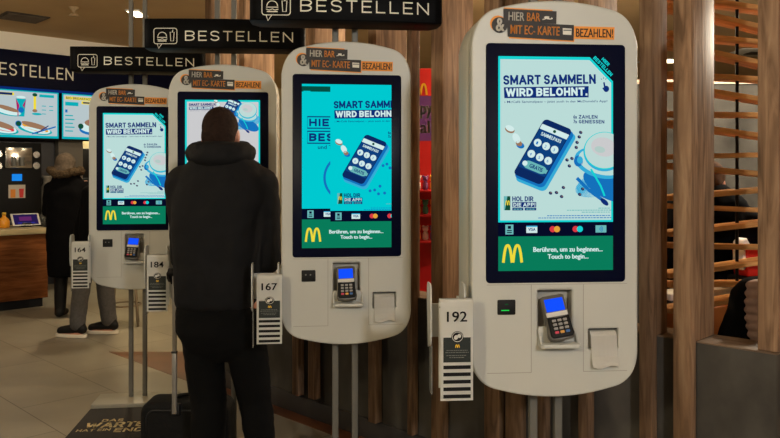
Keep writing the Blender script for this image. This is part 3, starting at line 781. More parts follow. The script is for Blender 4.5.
# frame: local x along tdir, local y along ndir
def NTloc(n, s): return NT(n, s)
wl = bpy.data.objects.new('wall_partition', None); link(wl); wl.location = NT(NW, 0); wl.rotation_euler = (0, 0, tr); struct(wl)
m = MB(); m.box((SW0, 0, 0), (SW1, WT, WH - .0065), M_lowwall, .001); m.build('wall_panel', wl)
m = MB(); m.box((SW0, -.002, WH - .006), (SW1 + .002, WT + .002, WH), M_cap, .001); m.build('wall_cap', wl)
m = MB(); m.box((SW0, -.014, 0), (SW1, -.0002, .11), M_plinth, .002); m.build('plinth', wl)

# timber fins
NF = NW - .062
def fin_s(px, n): r = (px - 390) / F0; return n * (r - 1) / (r + 1)
FINS = [(205, .075, 0, 'wooden post at the far end of the partition, above the man\'s sign'),
        (239, .06, 0, 'wooden post second from the far end of the partition, above the man'),
        (292, .06, .13, 'short-footed wooden post behind the left edge of the cyan-screen kiosk'),
        (308, .06, .14, 'short-footed wooden post just left of the cyan kiosk\'s twin poles'),
        (368, .06, .12, 'wooden post just right of the cyan kiosk\'s twin poles'),
        (407, .035, .12, 'wooden post along the right edge of the cyan kiosk'),
        (431, .075, .0, 'dark wooden post between the red display and the nearest kiosk'),
        (484, .085, 0, 'wide wooden post under the left half of the nearest kiosk'),
        (505, .085, 0, 'wide wooden post left of the nearest kiosk\'s twin poles'),
        (537, .04, 0, 'thin wooden post seen between the nearest kiosk\'s twin poles'),
        (578, .05, 0, 'wooden post under the receipt slot of the nearest kiosk'),
        (639, .053, 0, 'wooden post at the right flank of the nearest kiosk'),
        (673, .070, 0, 'broad wooden post at the left end of the bare low wall')]
for px, w, zb, lab in FINS:
    s = fin_s(px, NF); D = {639: .135, 673: .215, 407: .06}.get(px, .24)
    prof = [(0, max(zb, .112)), (.046, max(zb, .112)), (.046, WH + .002), (D, WH + .002), (D, CEIL), (0, CEIL)]
    m = MB(); m.prism(prof, 0, w, M_wood, .003, fn=lambda a, y, b: (y, a, b))
    o = m.build('wooden_post', loc=NT(NF, s), rz=tr); tag(o, lab, 'post', 'timber posts of the partition')
n2 = NW + .012
s = fin_s(757.5, n2)
m = MB(); m.box((0, 0, WH + .001), (.07, .30, CEIL), M_wood, .003)
o = m.build('wooden_post', loc=NT(n2, s), rz=tr); tag(o, 'wooden post at the right edge, standing on the low wall\'s end', 'post', 'timber posts of the partition')

# zigzag slat screen behind the fins
SD = Vector((.89, .456, 0)); S0 = Vector((PX(713, 3.42), 3.42, 0)); srz = math.atan2(SD.y, SD.x)
def s_at(px):
    r = (px - 390) / F0
    return (r * S0.y - S0.x) / (SD.x - r * SD.y)
sc = empty('slat_screen', 'zigzag screen of thin orange-brown wooden slats on a black rod', 'slat screen', S0, srz)
odd = [(35, 41, 43.5), (75, 79, 80), (114.5, 115.5, 115.5), (157, 156.5, 155), (197.5, 194.5, 190), (233, 228, 223), (274, 268, 261), (309, 302, 294)]
even = [(8, 19, 29), (45, 56, 64.5), (86, 95.5, 100.5), (124, 131.5, 136.5), (166, 170.5, 174), (206, 208.5, 210), (245, 246.5, 247), (284, 284, 283)]
top = [(-3, 6, 10)]
sa, sb = s_at(668), s_at(757)
for a, b, c in odd + even + top:
    za = PZ(a, S0.y + SD.y * sa); zb = PZ(c, S0.y + SD.y * sb); k = (zb - za) / (sb - sa)
    L0, L1 = sa - .03, sb + .25
    m = MB(); ang = math.atan(k)
    m.box((L0, -.045, -.011), (L1, .045, .011), M_slat, .002)
    o = m.build('slat', sc); o.location = (0, 0, za - k * sa); o.rotation_euler = (0, -ang, 0)
sr = s_at(737)
m = MB(); m.cyl((sr, 0, 0), (sr, 0, CEIL), .0075, M_black); m.build('rod', sc)
m = MB(); m.cyl((sb + .22, 0, 0), (sb + .22, 0, CEIL), .0075, M_black); m.build('rod', sc)

# seating area behind the screen
m = MB(); m.box((1.2, 5.4, 0), (5.5, 5.52, PZ(84, 5.4)), M_concrete); m.box((1.2, 5.38, PZ(84, 5.4)), (5.5, 5.54, PZ(84, 5.4) + .03), mat('beige_cap', (196, 172, 150), .6)); struct(m.build('wall_seating'))

def seated_person():
    d = 3.98; X = PX(706, d)
    t = bpy.data.objects.new('person', None); link(t)
    t.location = (X, d, 0); t.rotation_euler = (0, 0, math.radians(-35))
    tag(t, 'person with brown hair in a dark jacket, seen through the slats', 'person')
    zt = PZ(159, d)
    bm = bmesh.new(); head_body(bm, (0, .05, zt - .125))
    loft(bm, [(0, 0, .80, .17, .13), (0, -.01, 1.0, .16, .12), (0, .0, 1.2, .17, .11), (0, .02, zt - .26, .08, .07)])
    for sx in (-1, 1):
        chain(bm, [((.1 * sx, .02, .82), .085), ((.13 * sx, .42, .84), .06), ((.13 * sx, .45, .42), .045)])
        chain(bm, [((.13 * sx, .45, .42), .045), ((.13 * sx, .56, .38), .035)])
        chain(bm, [((.2 * sx, .02, 1.2), .05), ((.26 * sx, .1, .98), .04), ((.14 * sx, .36, .98), .03)])
        hand(bm, (.13 * sx, .38, .98), (-.1 * sx, 1, 0), (0, 0, 1), sx, .5)
    b = body('body', bm, M_skin, t, .01)
    bm = bmesh.new(); ell(bm, (0, .035, zt - .09), (.088, .105, .088)); ell(bm, (0, -.01, zt - .13), (.082, .07, .085)); body('hair', bm, mat('brown_hair', (66, 42, 24), .85, spec=.08, noise=.3, nscale=60), t, .01)
    bm = bmesh.new()
    loft(bm, [(0, -.01, .80, .21, .17), (0, -.02, 1.0, .22, .16), (0, -.01, 1.18, .24, .15), (0, .01, zt - .22, .2, .13), (0, .02, zt - .16, .12, .10), (0, .03, zt - .13, .09, .09)])
    for sx in (-1, 1): chain(bm, [((.2 * sx, .01, 1.2), .085), ((.30 * sx, .09, .98), .07), ((.16 * sx, .34, .98), .052)])
    body('jacket', bm, mat('navy_jacket', (6, 7, 11), .9, spec=.04), t, .014, disp=.02)
    bm = bmesh.new()
    loft(bm, [(0, 0, .74, .17, .15), (0, 0, .86, .19, .16)])
    for sx in (-1, 1): chain(bm, [((.1 * sx, .02, .82), .105), ((.13 * sx, .42, .84), .078), ((.13 * sx, .45, .44), .058)])
    body('trousers', bm, M_trouser, t, .014)
    return t
seated_person()
# high bench the person sits on, table, glowing bench panel, red bag
d = 3.98
m = MB(); m.lathe((0, 0, 0), [(.15, 0), (.15, .02), (.03, .035), (.03, .66), (.14, .68), (.165, .70), (.165, .725), (.14, .735)], mat('bench_pad', (40, 38, 38), .7))
o = m.build('round_stool', loc=(PX(706, d), d + .02, 0)); tag(o, 'dark round stool under the person behind the slats', 'stool')
dT = 3.68
tb = empty('dining_table', 'table with pale top and dark edge behind the low wall', 'table', (PX(700, dT) , dT, 0), srz)
zt = PZ(288, dT)
m = MB(); m.box((-.28, -.08, zt - .03), (.22, .05, zt), mat('table_white', (190, 186, 176), .4), .004); m.build('tabletop', tb)
m = MB(); m.box((-.27, -.07, zt - .14), (.21, .04, zt - .031), M_dark, .004); m.build('apron', tb)
m = MB(); m.cyl((-.03, 0, 0), (-.03, 0, zt - .13), .03, M_black); m.build('leg', tb)
db = 3.5
m = MB(); m.box((-.3, -.02, .3), (.2, .02, PZ(308, db)), mat('orange_wood', (190, 110, 40), .5, noise=.1), .004); m.box((-.3, -.02, 0), (-.24, .02, .3), M_black); m.box((.14, -.02, 0), (.2, .02, .3), M_black)
o = m.build('bench_back', loc=(PX(700, db), db, 0), rz=srz); tag(o, 'orange wooden bench back behind the low wall', 'bench')
dg_ = 3.75
bg = empty('shopping_bag', 'bright red bag with white paper seen through slats', 'bag', (PX(764, dg_), dg_, 0), 0.3)
zb0, zb1 = PZ(262, dg_), PZ(247, dg_)
m = MB(); m.prism([(-.14, zb0 - .06), (.14, zb0 - .06), (.15, zb1), (-.15, zb1)], -.05, .05, mat('red_bag', (214, 36, 24), .5), .006); m.build('bag_body', bg)
m = MB(); m.prism([(-.165, zb0 - .03), (-.152, zb0 - .03), (-.10, zb1), (-.12, zb1 + .02), (-.14, zb1 + .05), (-.16, zb1 + .03)], -.04, .03, M_paper, .003); m.build('paper', bg)
m = MB(); m.box((-.16, -.075, 0), (.16, .075, zb0 - .061), M_black, .01)
o = m.build('low_table', loc=(PX(764, dg_), dg_, 0), rz=.3); tag(o, 'dark low table under the red bag', 'table')

def coat():
    d = 3.13; X = PX(748, d); t = empty('coat', 'dark hooded coat with mauve quilted sleeve behind the low wall\'s end', 'coat', (X, d, 0), 0)
    zc = PZ(277, d)
    bm = bmesh.new()
    loft(bm, [(.01, 0, .5, .17, .08), (.01, 0, zc - .25, .13, .085), (.02, 0, zc - .14, .10, .085), (.04, 0, zc - .06, .105, .075), (.06, 0, zc - .02, .09, .06), (.07, 0, zc, .05, .04)])
    ell(bm, (.05, -.01, zc - .05), (.1, .08, .055))
    body('hood', bm, mat('black_fabric', (9, 9, 10), .9, spec=.06), t, .01, disp=.012)
    bm = bmesh.new(); n = 11
    for k in range(n):
        a = k / (n - 1); x = -.022 + .05 * a ** 1.2 - .022 * math.sin(PI * min(1, a * 1.0)); z = zc - .02 - .33 * a
        ell(bm, (x + .03, -.095, z), (.062, .036, .025))
    body('sleeve', bm, mat('mauve_quilt', (150, 122, 112), .7, noise=.15, nscale=30), t, .006, 1)
    m = MB()
    m.box((-.12, -.02, 0), (-.10, .02, .52), M_black); m.box((.10, -.02, 0), (.12, .02, .52), M_black); m.box((-.12, -.06, .44), (.12, .06, .5), M_black, .01)
    o = m.build('seat', loc=(X, d, 0)); tag(o, 'dark seat under the hooded coat behind the low wall', 'seat')
coat()

# red toy display behind the partition slit
dd = 5.0
dp = empty('toy_display', 'red toy display glimpsed between two wooden posts', 'display', (PX(420, dd), dd, 0), 0)
M_red = mat('display_red', (196, 26, 26), .45)
ztop = PZ(66, dd); sp = dd / F0
m = MB(); m.box((-.35, .12, 0), (.35, .16, ztop), M_red, .004); m.box((-.35, -.14, 0), (.35, .12, .55), M_red, .004); m.build('cabinet', dp)
m = MB(); f = Flat(); f.tf = lambda a, b: ((a - 420) * sp, PZ(b, dd))
f.rect(396, 94, 444, 140, mat('poster_violet', (120, 70, 150), .5), 1); f.text('Happy', 398, 100, 434, 117, M_stkwhite, 2, .02); f.text('Meal', 400, 120, 431, 132, M_stkwhite, 2, .02); f.arches(414, 82, 428, 93, M_yellow, 2)
m.flat(f, lambda a, b, l: (a, .1195 - .001 * l, b)); m.build('poster', dp)
for zs in (PZ(190, dd), PZ(214, dd), PZ(240, dd)):
    m = MB(); m.box((-.34, -.12, zs - .012), (.34, .118, zs), M_red); m.build('shelf', dp)
tc = [(230, 120, 40), (226, 222, 214), (110, 60, 120), (230, 190, 60), (60, 140, 110)]
tid = 0
for k, zs in enumerate((PZ(190, dd), PZ(214, dd), PZ(240, dd))):
    for q in range(4):
        col = tc[(k * 2 + q) % 5]; cn = ('orange', 'white', 'purple', 'yellow', 'green')[(k * 2 + q) % 5]
        mm = mat('toy_' + cn, col, .45); x = -.06 + q * .048
        m = MB(); m.lathe((x + PX(420, dd), dd, zs), [(.012, 0), (.02, .012), (.018, .045), (.010, .058)], mm, 14); m.ball((x + PX(420, dd), dd, zs + .074), .02, mm, 2)
        m.ball((x - .014 + PX(420, dd), dd, zs + .09), .008, mm, 2); m.ball((x + .014 + PX(420, dd), dd, zs + .09), .008, mm, 2)
        o = m.build('toy_figure'); tag(o, 'small ' + cn + ' toy figure on the ' + ('top', 'middle', 'bottom')[k] + ' shelf of the red display', 'toy', 'toys on the red display')

# ------------------------------------------------------------------ kitchen frontage
def kit(name, label, cat, org, s, t, z=0., group=None):
    p = org + u * s + v_ * t; return empty(name, label, cat, (p.x, p.y, z), ur, group)
# counter
CT = Vector((PX(0, 8.0), 8.0, 0))
ct = kit('serving_counter', 'wood-fronted serving counter with pale worktop at the left edge', 'counter', CT, 0, 0)
def s_on(org, px):
    r = (px - 390) / F0; return (r * org.y - org.x) / (u.x - r * u.y)
sR = s_on(CT, 48)
zc = PZ(229, 8.15)
m = MB(); m.box((-3, 0, .1), (sR, .7, zc - .06), M_counter, .004); m.build('front_panel', ct)
m = MB(); m.box((-3, -.04, zc - .06), (sR + .02, .74, zc), mat('counter_top', (176, 160, 122), .4), .006); m.build('worktop', ct)
m = MB(); m.box((-3, .05, 0), (sR - .04, .68, .1), M_black); m.build('plinth', ct)
# fascia sign
fa = kit('counter_sign', 'long dark BESTELLEN sign over the counter at the left edge', 'sign', P0, 0, 0)
m = MB(); m.box((-3, -.04, 2.40), (2.05, .029, 2.80), mat('fascia_navy', (12, 15, 38), .5, spec=.08), .004); m.build('sign_body', fa)
m = MB(); f = Flat(); caps(f, 'BESTELLEN', s_on(P0, -13), 0, s_on(P0, 72), .135, M_signtext, 1, .11, 0, .2); m.flat(f, lambda a, b, l: (a, -.0415, 2.655 - b)); m.build('lettering', fa)
m = MB(); m.box((-3, -.035, 2.375), (2.05, .02, 2.399), em('blue_strip_light', (20, 60, 150), .5)); m.build('strip_light', fa)
# menu boards
B0 = Vector((PX(0, 9.25), 9.25, 0))
zb0, zb1 = PZ(137, 9.3), PZ(88, 9.3)
def menu(s0, s1, label, which):
    t = kit('menu_board', label, 'menu board', B0, s0, 0, 0, 'lit menu boards over the kitchen')
    w = s1 - s0
    m = MB(); m.box((0, 0, zb0 - .02), (w, .06, zb1 + .02), M_black, .004); bz = m.build('frame', t)
    m = MB(); f = Flat(); hh = zb1 - zb0
    f.rect(.012, 0, w - .012, hh, E_mcyan, 1); f.rect(.03, .03, w - .03, hh - .03, E_menu, 2)
    def sandwich(x, y, k, c1):
        f.disc(x, y + .035 * k, .19 * k, E_mcyan, 3, .05 * k, .15); f.disc(x, y + .02 * k, .17 * k, E_white, 4, .05 * k, .2)
        f.disc(x, y + .012 * k, .15 * k, c1, 5, .035 * k, .25); f.disc(x - .005, y - .012 * k, .15 * k, E_tan, 6, .03 * k, .25); f.disc(x, y + .03 * k, .12 * k, E_white, 6, .012 * k, .22)
    if which == 0:
        f.rect(.05, .05, .45, .085, E_yel, 3); f.rect(.27, .053, .43, .082, E_deep, 4)
        x = .53
        f.poly([(x - .06, .12), (x + .06, .12), (x + .04, .34), (x - .04, .34)], E_mcyan, 4); f.poly([(x - .06, .12), (x - .02, .2), (x - .03, .34), (x - .04, .34)], E_mag, 5); f.poly([(x + .06, .12), (x + .02, .2), (x + .04, .24)], E_mag, 5); f.disc(x, .26, .035, E_blue, 6); f.disc(x, .1, .055, E_white, 5, .015)
        f.rect(.68, .06, .71, .25, E_yel, 4); f.disc(.695, .06, .03, E_dkgrn, 5, .022); f.disc(.695, .26, .03, E_tan, 5, .02); f.disc(.72, .3, .06, E_mcyan, 3, .015)
        f.rect(.75, .05, .93, .085, E_mcyan, 3)
        for k in range(5): f.rect(.78 + (k % 2) * .09, .19 + (k // 2) * .05, .83 + (k % 2) * .09, .2 + (k // 2) * .05, E_mcyan, 3)
        sandwich(.38, .26, .9, E_white); sandwich(.28, .46, 1.2, E_red); sandwich(.7, .46, 1.1, E_amber); f.disc(.5, .43, .038, E_blue, 7); f.disc(.5, .43, .03, E_dkgrn, 8)
        f.stroke([(.66, hh - .05), (.95, hh - .15)], .018, E_blue, 7); f.stroke([(.72, hh - .06), (.86, hh - .16)], .012, E_navy, 8)
    else:
        f.rect(.05, .05, .42, .09, E_yel, 3); f.text('BIG BREAKFAST', .06, .055, .40, .085, E_deep, 4, .01); f.rect(.26, .1, .42, .14, E_yel, 3); f.rect(.28, .11, .4, .13, E_deep, 4)
        f.rect(.05, .12, .22, .17, E_mcyan, 3); f.rect(.05, .22, .08, .26, E_blue, 3)
        for k in range(5): f.rect(.05, .29 + k * .05, .15 + .02 * (k % 2), .305 + k * .05, E_mcyan, 3)
        f.disc(.43, .47, .2, E_blue, 3, .075); f.disc(.42, .44, .18, E_white, 4, .07); f.disc(.42, .38, .12, E_tan, 5, .05); f.disc(.41, .37, .06, E_mag, 6, .035); f.disc(.25, .43, .036, E_dkgrn, 7)
        f.disc(.75, .35, .16, E_tan, 4, .1); f.rect(.62, .08, .95, .12, E_yel, 3)
    m.flat(f, lambda a, b, l: (a, -.001 - .001 * l, zb1 - b)); m.build('lit_panel', bz)
sA = s_on(B0, 59.5)
menu(sA - 1.0, sA, 'lit menu board with sandwiches and drinks under the counter sign', 0)
menu(sA + .02, sA + 1.02, 'lit breakfast menu board beside the farthest kiosk', 1)
# drinks machine on a back counter
BC = Vector((PX(0, 9.1), 9.1, 0))
bc = kit('back_counter', 'dark back counter carrying the drinks machine', 'counter', BC, 0, 0)
m = MB(); m.box((-3, .02, 0), (.5, .4, PZ(226, 9.1)), M_black, .005); m.build('cabinet', bc)
sM0, sM1 = s_on(BC, -2), s_on(BC, 46); zT, zB = PZ(142, 9.2), PZ(226, 9.1) + .001; sm = 9.2 / F0
dm = kit('drinks_machine', 'black coffee machine with chrome head and small blue display', 'drinks machine', BC, 0, 0)
def spx(px): return s_on(BC, px)
m = MB(); m.box((sM0, .15, zB), (sM1, .38, zT), M_black, .01); bodym = m.build('body', dm)
M_chrome = mat('chrome', (200, 196, 188), .18, metal=.9)
m = MB(); m.box((spx(8), .09, PZ(168, 9.2)), (spx(35), .149, PZ(147, 9.2)), M_chrome, .008)
for q in (14, 22): m.cyl((spx(q + 2), .07, PZ(166, 9.2)), (spx(q + 2), .07, PZ(157, 9.2)), .028, M_steel)
m.build('brew_head', dm)
for px, py in ((2, 154), (2, 166), (40, 154), (40, 165.5)):
    m = MB(); m.cyl((spx(px), .149, PZ(py, 9.2)), (spx(px), .12, PZ(py, 9.2)), .042, M_chrome); m.build('knob', dm)
m = MB(); m.box((spx(16), .14, PZ(181, 9.2)), (spx(26), .149, PZ(174, 9.2)), em('machine_display', (30, 140, 240), .9)); m.build('display', dm)
m = MB(); f = Flat(); f.rect(spx(12.5), 185, spx(29.5), 198.5, mat('picture_card', (200, 190, 176), .6), 1); f.rect(spx(14.5), 189.5, spx(19.5), 198, mat('drink_orange', (230, 140, 40), .5), 2); f.poly([(spx(23), 189), (spx(28), 189), (spx(27.4), 198), (spx(23.6), 198)], mat('drink_red', (210, 40, 40), .5), 2)
m.flat(f, lambda a, b, l: (a, .149 - .002 * l, PZ(b, 9.2))); m.build('picture_card', dm)
m = MB(); m.box((sM0 + .05, .02, zB), (sM1 - .05, .149, zB + .05), M_dark, .006); m.build('drip_tray', dm)
# till tablet, bottle and glasses on the counter
def cpos(px, t, z=0): 
    org = CT + v_ * t; s = (lambda r: (r * org.y - org.x) / (u.x - r * u.y))((px - 390) / F0); return org + u * s
p = cpos(28, .25)
tb = empty('till_tablet', 'white-framed tablet with purple screen on the counter', 'tablet', (p.x, p.y, zc), ur)
rot = Matrix.Rotation(math.radians(-55), 4, 'X')
tf = lambda a, y, b: Vector((0, .0, .002)) + rot @ Vector((a, y, b))
m = MB(); m.prism(rrect(-.15, .02, .15, .20, .012), -.008, .008, M_white, .003, fn=lambda a, y, b: (a, .02 + y * .8 + b * .5, .004 + b * .72)); m.build('frame', tb)
m = MB(); f = Flat(); f.rect(-.128, .035, .128, .185, em('tablet_screen', (48, 34, 92), .6), 1); f.rect(-.07, .09, .06, .15, em('tablet_glow', (120, 50, 120), .6), 2); f.rect(-.09, .05, .09, .065, em('tablet_blue', (60, 60, 170), .6), 2)
m.flat(f, lambda a, b, l: (a, .02 - .0075 - .0006 * l + b * .5, .004 + b * .72 + .0008 * l)); m.build('screen', tb)
m = MB(); m.box((-.05, .03, 0), (.05, .14, .05), M_dark, .004); m.build('stand', tb)
p = cpos(4, .3)
bt = empty('juice_bottle', 'orange juice bottle on the counter at the left edge', 'bottle', (p.x, p.y, zc), ur)
m = MB(); m.lathe((0, 0, 0), [(.05, 0), (.058, .01), (.058, .07), (.045, .1), (.02, .125), (.018, .145)], mat('orange_juice', (226, 150, 40), .25)); m.build('bottle_body', bt)
m = MB(); m.lathe((0, 0, .145), [(.021, 0), (.021, .022), (.018, .025)], mat('yellow_cap', (220, 180, 60), .4)); m.build('bottle_cap', bt)
for px, lab in ((43, 'nearest the woman'), (46.5, 'farther from the tablet')):
    p = cpos(px - 1, .62 if px > 44 else .5); m = MB()
    m.lathe((p.x, p.y, zc), [(.026, 0), (.034, .12), (.032, .12), (.024, .006)], mat('clear_glass', (200, 204, 204), .08, trans=.9)); o = m.build('drinking_glass'); tag(o, 'clear drinking glass on the counter beside the tablet, ' + lab, 'glass', 'clear glasses by the tablet')
# steel canisters between the woman and the pier
p = BC + u * (sM1 + .12) + v_ * .3
m = MB(); m.lathe((p.x, p.y, zB), [(.08, 0), (.085, .02), (.085, .42), (.05, .5), (.05, .56), (.075, .58), (.075, .6)], mat('canister', (150, 146, 138), .4), 24); o = m.build('canister'); tag(o, 'pale canister behind the woman beside the coffee machine', 'canister')

# passage beyond: small wall box lit by the added passage lamp
m = MB(); p = Q0 + u * s_on(Q0, 88) + v_ * .5; m.box((-.2, -.05, 0), (.3, .35, 1.4), M_black, .01); m.box((-.14, -.02, 1.4), (.26, .3, 1.82), M_dark, .01)
o = m.build('tall_appliance', loc=p, rz=ur); tag(o, 'dark appliance in the bright passage left of the farthest kiosk', 'appliance')

# ------------------------------------------------------------------ doormat of the farthest kiosk
ml = K4.location; my = K4.rotation_euler.z
mt = empty('floor_mat', 'black doormat with pale lettering in front of the farthest kiosk', 'mat', ml, my)
m = MB(); m.box((-.25, -.80, 0), (.25, -.055, .008), mat('mat_black', (30, 27, 26), .9, noise=.2, nscale=60), .003); m.build('mat_body', mt)
m = MB(); f = Flat(); M_cream = mat('mat_lettering', (176, 160, 118), .8)
caps(f, 'DAS', -.12, -.275, .0, -.32, M_cream, 1, .17); caps(f, 'WARTEN', -.19, -.335, .2, -.43, M_cream, 1, .17); caps(f, 'HAT EIN', -.22, -.445, -.035, -.485, M_cream, 1, .17); caps(f, 'ENDE', -.01, -.445, .2, -.515, M_cream, 1, .17)
m.flat(f, lambda a, b, l: (a, b, .0088)); m.build('lettering', mt)

# ------------------------------------------------------------------ the man in black and his trolley case
MD = 3.43
def MX(px): return (px - 221.) / (F0 / MD)
def MZ(py): return PZ(py, MD)
man = empty('person', 'man in black hooded jacket seen from behind, facing a kiosk', 'person', (PX(221, MD), MD, 0), 0)
HX, HY, HZ = PX(174.2, 3.60) - man.location.x, 3.60 - MD, PZ(272, 3.60)
bm = bmesh.new()
head_body(bm, (MX(219.5), .03, MZ(107) - .122), 1.0)
loft(bm, [(0, 0, .86, .15, .11), (-.01, 0, 1.0, .15, .10), (0, .0, 1.2, .165, .11), (0, .0, 1.42, .17, .10), (0, .0, 1.5, .08, .07)])
legL = [((-.09, 0, .86), .09), ((-.075, .03, .47), .062), ((-.055, -.01, .10), .042)]
legR = [((.09, 0, .86), .09), ((.135, .02, .47), .062), ((.19, -.02, .10), .042)]
for lg, fx in ((legL, -.06), (legR, .2)):
    chain(bm, lg); chain(bm, [((fx, -.03, .05), .04), ((fx, .14, .035), .03)])
arL = [((-.17, .0, 1.40), .05), ((-.165, .01, MZ(226)), .036), ((PX(181.5, 3.55) - man.location.x, 3.55 - MD, PZ(267, 3.55)), .027)]
arR = [((.17, .0, 1.40), .05), ((.197, .065, MZ(262)), .036), ((.08, .27, 1.2), .027)]
chain(bm, arL); chain(bm, arR)
hand(bm, (PX(181, 3.55) - man.location.x, 3.555 - MD, PZ(268, 3.55)), (HX - PX(181, 3.55) + man.location.x, .05, -.015), (0, 0, 1), -1, 1.0, .8)
hand(bm, (.075, .285, 1.205), (-.2, 1, .15), (0, 0, 1), 1, .35)
body('body', bm, M_skin, man, .007, 3)
bm = bmesh.new(); hand(bm, (PX(181, 3.55) - man.location.x, 3.555 - MD, PZ(268, 3.55)), (HX - PX(181, 3.55) + man.location.x, .05, -.015), (0, 0, 1), -1, 1.0, .8)
gb = bmesh.new(); bmesh.ops.recalc_face_normals(bm, faces=bm.faces)
for v in bm.verts: v.co += v.normal * .003
gb.free(); body('glove', bm, M_black, man, .004, 2)
bm = bmesh.new()
ell(bm, (MX(219.5), .012, MZ(107) - .093), (.081, .098, .096)); ell(bm, (MX(219.5), -.022, MZ(107) - .13), (.076, .072, .088))
body('hair', bm, M_hair, man, .007, 3)
bm = bmesh.new()
cx = MX(217)
loft(bm, [(cx, 0, MZ(306), .182, .135), (cx, 0, MZ(300), .192, .145), (cx, -.005, MZ(285), .190, .15), (cx + .004, -.01, MZ(250), .195, .15), (cx + .008, -.01, MZ(215), .21, .155), (.01, -.005, MZ(190), .222, .15), (.01, .0, MZ(176), .215, .13), (.008, .0, MZ(166), .175, .115), (0, 0, MZ(158), .13, .1)])
WX, WY, WZ_ = PX(181.5, 3.55) - man.location.x, 3.55 - MD, PZ(267, 3.55)
chain(bm, [((-.165, 0, MZ(184)), .088), ((-.172, .0, MZ(205)), .076), ((-.165, .01, MZ(226)), .07), ((WX + .015, WY - .06, WZ_ + .045), .05), ((WX, WY, WZ_), .04)])
chain(bm, [((.172, 0, MZ(186)), .09), ((.19, .03, MZ(215)), .075), ((.197, .065, MZ(262)), .066), ((.1, .22, 1.17), .055), ((.085, .26, 1.195), .048)])
body('jacket', bm, M_jacket, man, .01, 4, disp=.014, dscale=.09)
bm = bmesh.new()   # folded-down hood as a thick collar
hx = MX(220)
for k in range(18):
    a = 2 * PI * k / 18; b = 2 * PI * (k + 1) / 18
    f_ = lambda a: (hx + .105 * math.cos(a), .015 + .085 * math.sin(a), MZ(153) + .012 * math.sin(a))
    ra = .05 + .010 * max(0, -math.sin(a)); capsule(bm, f_(a), ra, f_(b), ra)
ell(bm, (hx, -.075, MZ(157)), (.12, .06, .052)); ell(bm, (hx, -.08, MZ(148)), (.10, .045, .03))
body('hood', bm, M_jacket, man, .009, 2, disp=.016, dscale=.06)
bm = bmesh.new()
loft(bm, [(cx, 0, MZ(295), .172, .125), (cx, 0, MZ(310), .182, .135), (cx + .005, 0, MZ(330), .186, .14), (.0, 0, MZ(345), .165, .12), (.0, 0, MZ(354), .13, .09), (.0, 0, MZ(360), .08, .06)])
chain(bm, [((-.088, 0, MZ(318)), .098), ((-.08, .01, MZ(362)), .088), ((-.062, .03, MZ(400)), .083), ((-.058, .0, MZ(440)), .074), ((-.056, -.015, .10), .072)])
chain(bm, [((.095, 0, MZ(318)), .1), ((.125, .01, MZ(362)), .09), ((.148, .03, MZ(400)), .078), ((.178, .0, MZ(440)), .068), ((.192, -.02, .10), .066)])
body('trousers', bm, M_trouser, man, .01, 4, disp=.014, dscale=.08)
for fx in (-.06, .2):
    bm = bmesh.new(); chain(bm, [((fx, -.055, .05), .047), ((fx, .05, .045), .046), ((fx, .17, .038), .037)]); loft(bm, [(fx, .06, .002, .05, .16), (fx, .06, .03, .05, .16)])
    body('shoe', bm, M_black, man, .009, 2)

# trolley case
TX, TY = PX(188.5, 3.72), 3.72
tr_ = empty('suitcase', 'black trolley suitcase with extended grey handle beside the man', 'suitcase', (TX, TY, 0), 0)
zt = PZ(398, TY)
m = MB(); m.prism(rrect(-.215, .035, .215, zt, .055, 8), -.085, .095, mat('case_fabric', (10, 10, 11), .8, spec=.25, noise=.2, nscale=90, bump=.3), .03, seg=4); cb = m.build('case_body', tr_)
m = MB(); m.tube([(.02 + .09 * math.cos(a), .01, zt - .004 + .02 * math.sin(a)) for a in [PI * k / 12 for k in range(13)]], .009, M_black); m.build('carry_handle', tr_)
m = MB(); m.tube([(x, -.0805 - .004, z) for x, z in rrect(-.18, .07, .18, zt - .035, .04, 6) + [(.14, .07)]], .004, M_dark, 8); m.build('zip_piping', tr_)
for sx in (-1, 1):
    for yy in (-.05, .06):
        m = MB(); m.cyl((sx * .17 - .012, yy, .024), (sx * .17 + .012, yy, .024), .024, M_black); m.build('wheel', tr_)
hx = PX(174.4, 3.60) - TX; hy = 3.60 - TY
m = MB(); zk = PZ(352, 3.60)
m.box((hx - .0115, hy - .007, PZ(414, 3.60)), (hx + .0115, hy + .009, zk), mat('trolley_tube', (150, 146, 140), .35, metal=.5), .004); m.box((hx - .0095, hy - .006, zk), (hx + .0095, hy + .008, PZ(276, 3.60)), mat('trolley_tube', (150, 146, 140), .35), .003)
m.box((hx - .0135, hy - .009, zk - .006), (hx + .0135, hy + .011, zk + .004), M_dark, .002)
tl = m.build('telescopic_tube', tr_)
m = MB(); m.box((hx - .02, hy + .009, PZ(416, 3.60)), (hx + .02, .0 - .08, PZ(405, 3.60)), M_dark, .003); m.build('tube_bracket', tr_)
m = MB(); m.box((hx - .016, hy - .045, HZ - .012), (hx + .016, hy + .045, HZ + .012), M_black, .008); m.build('grip', tl)

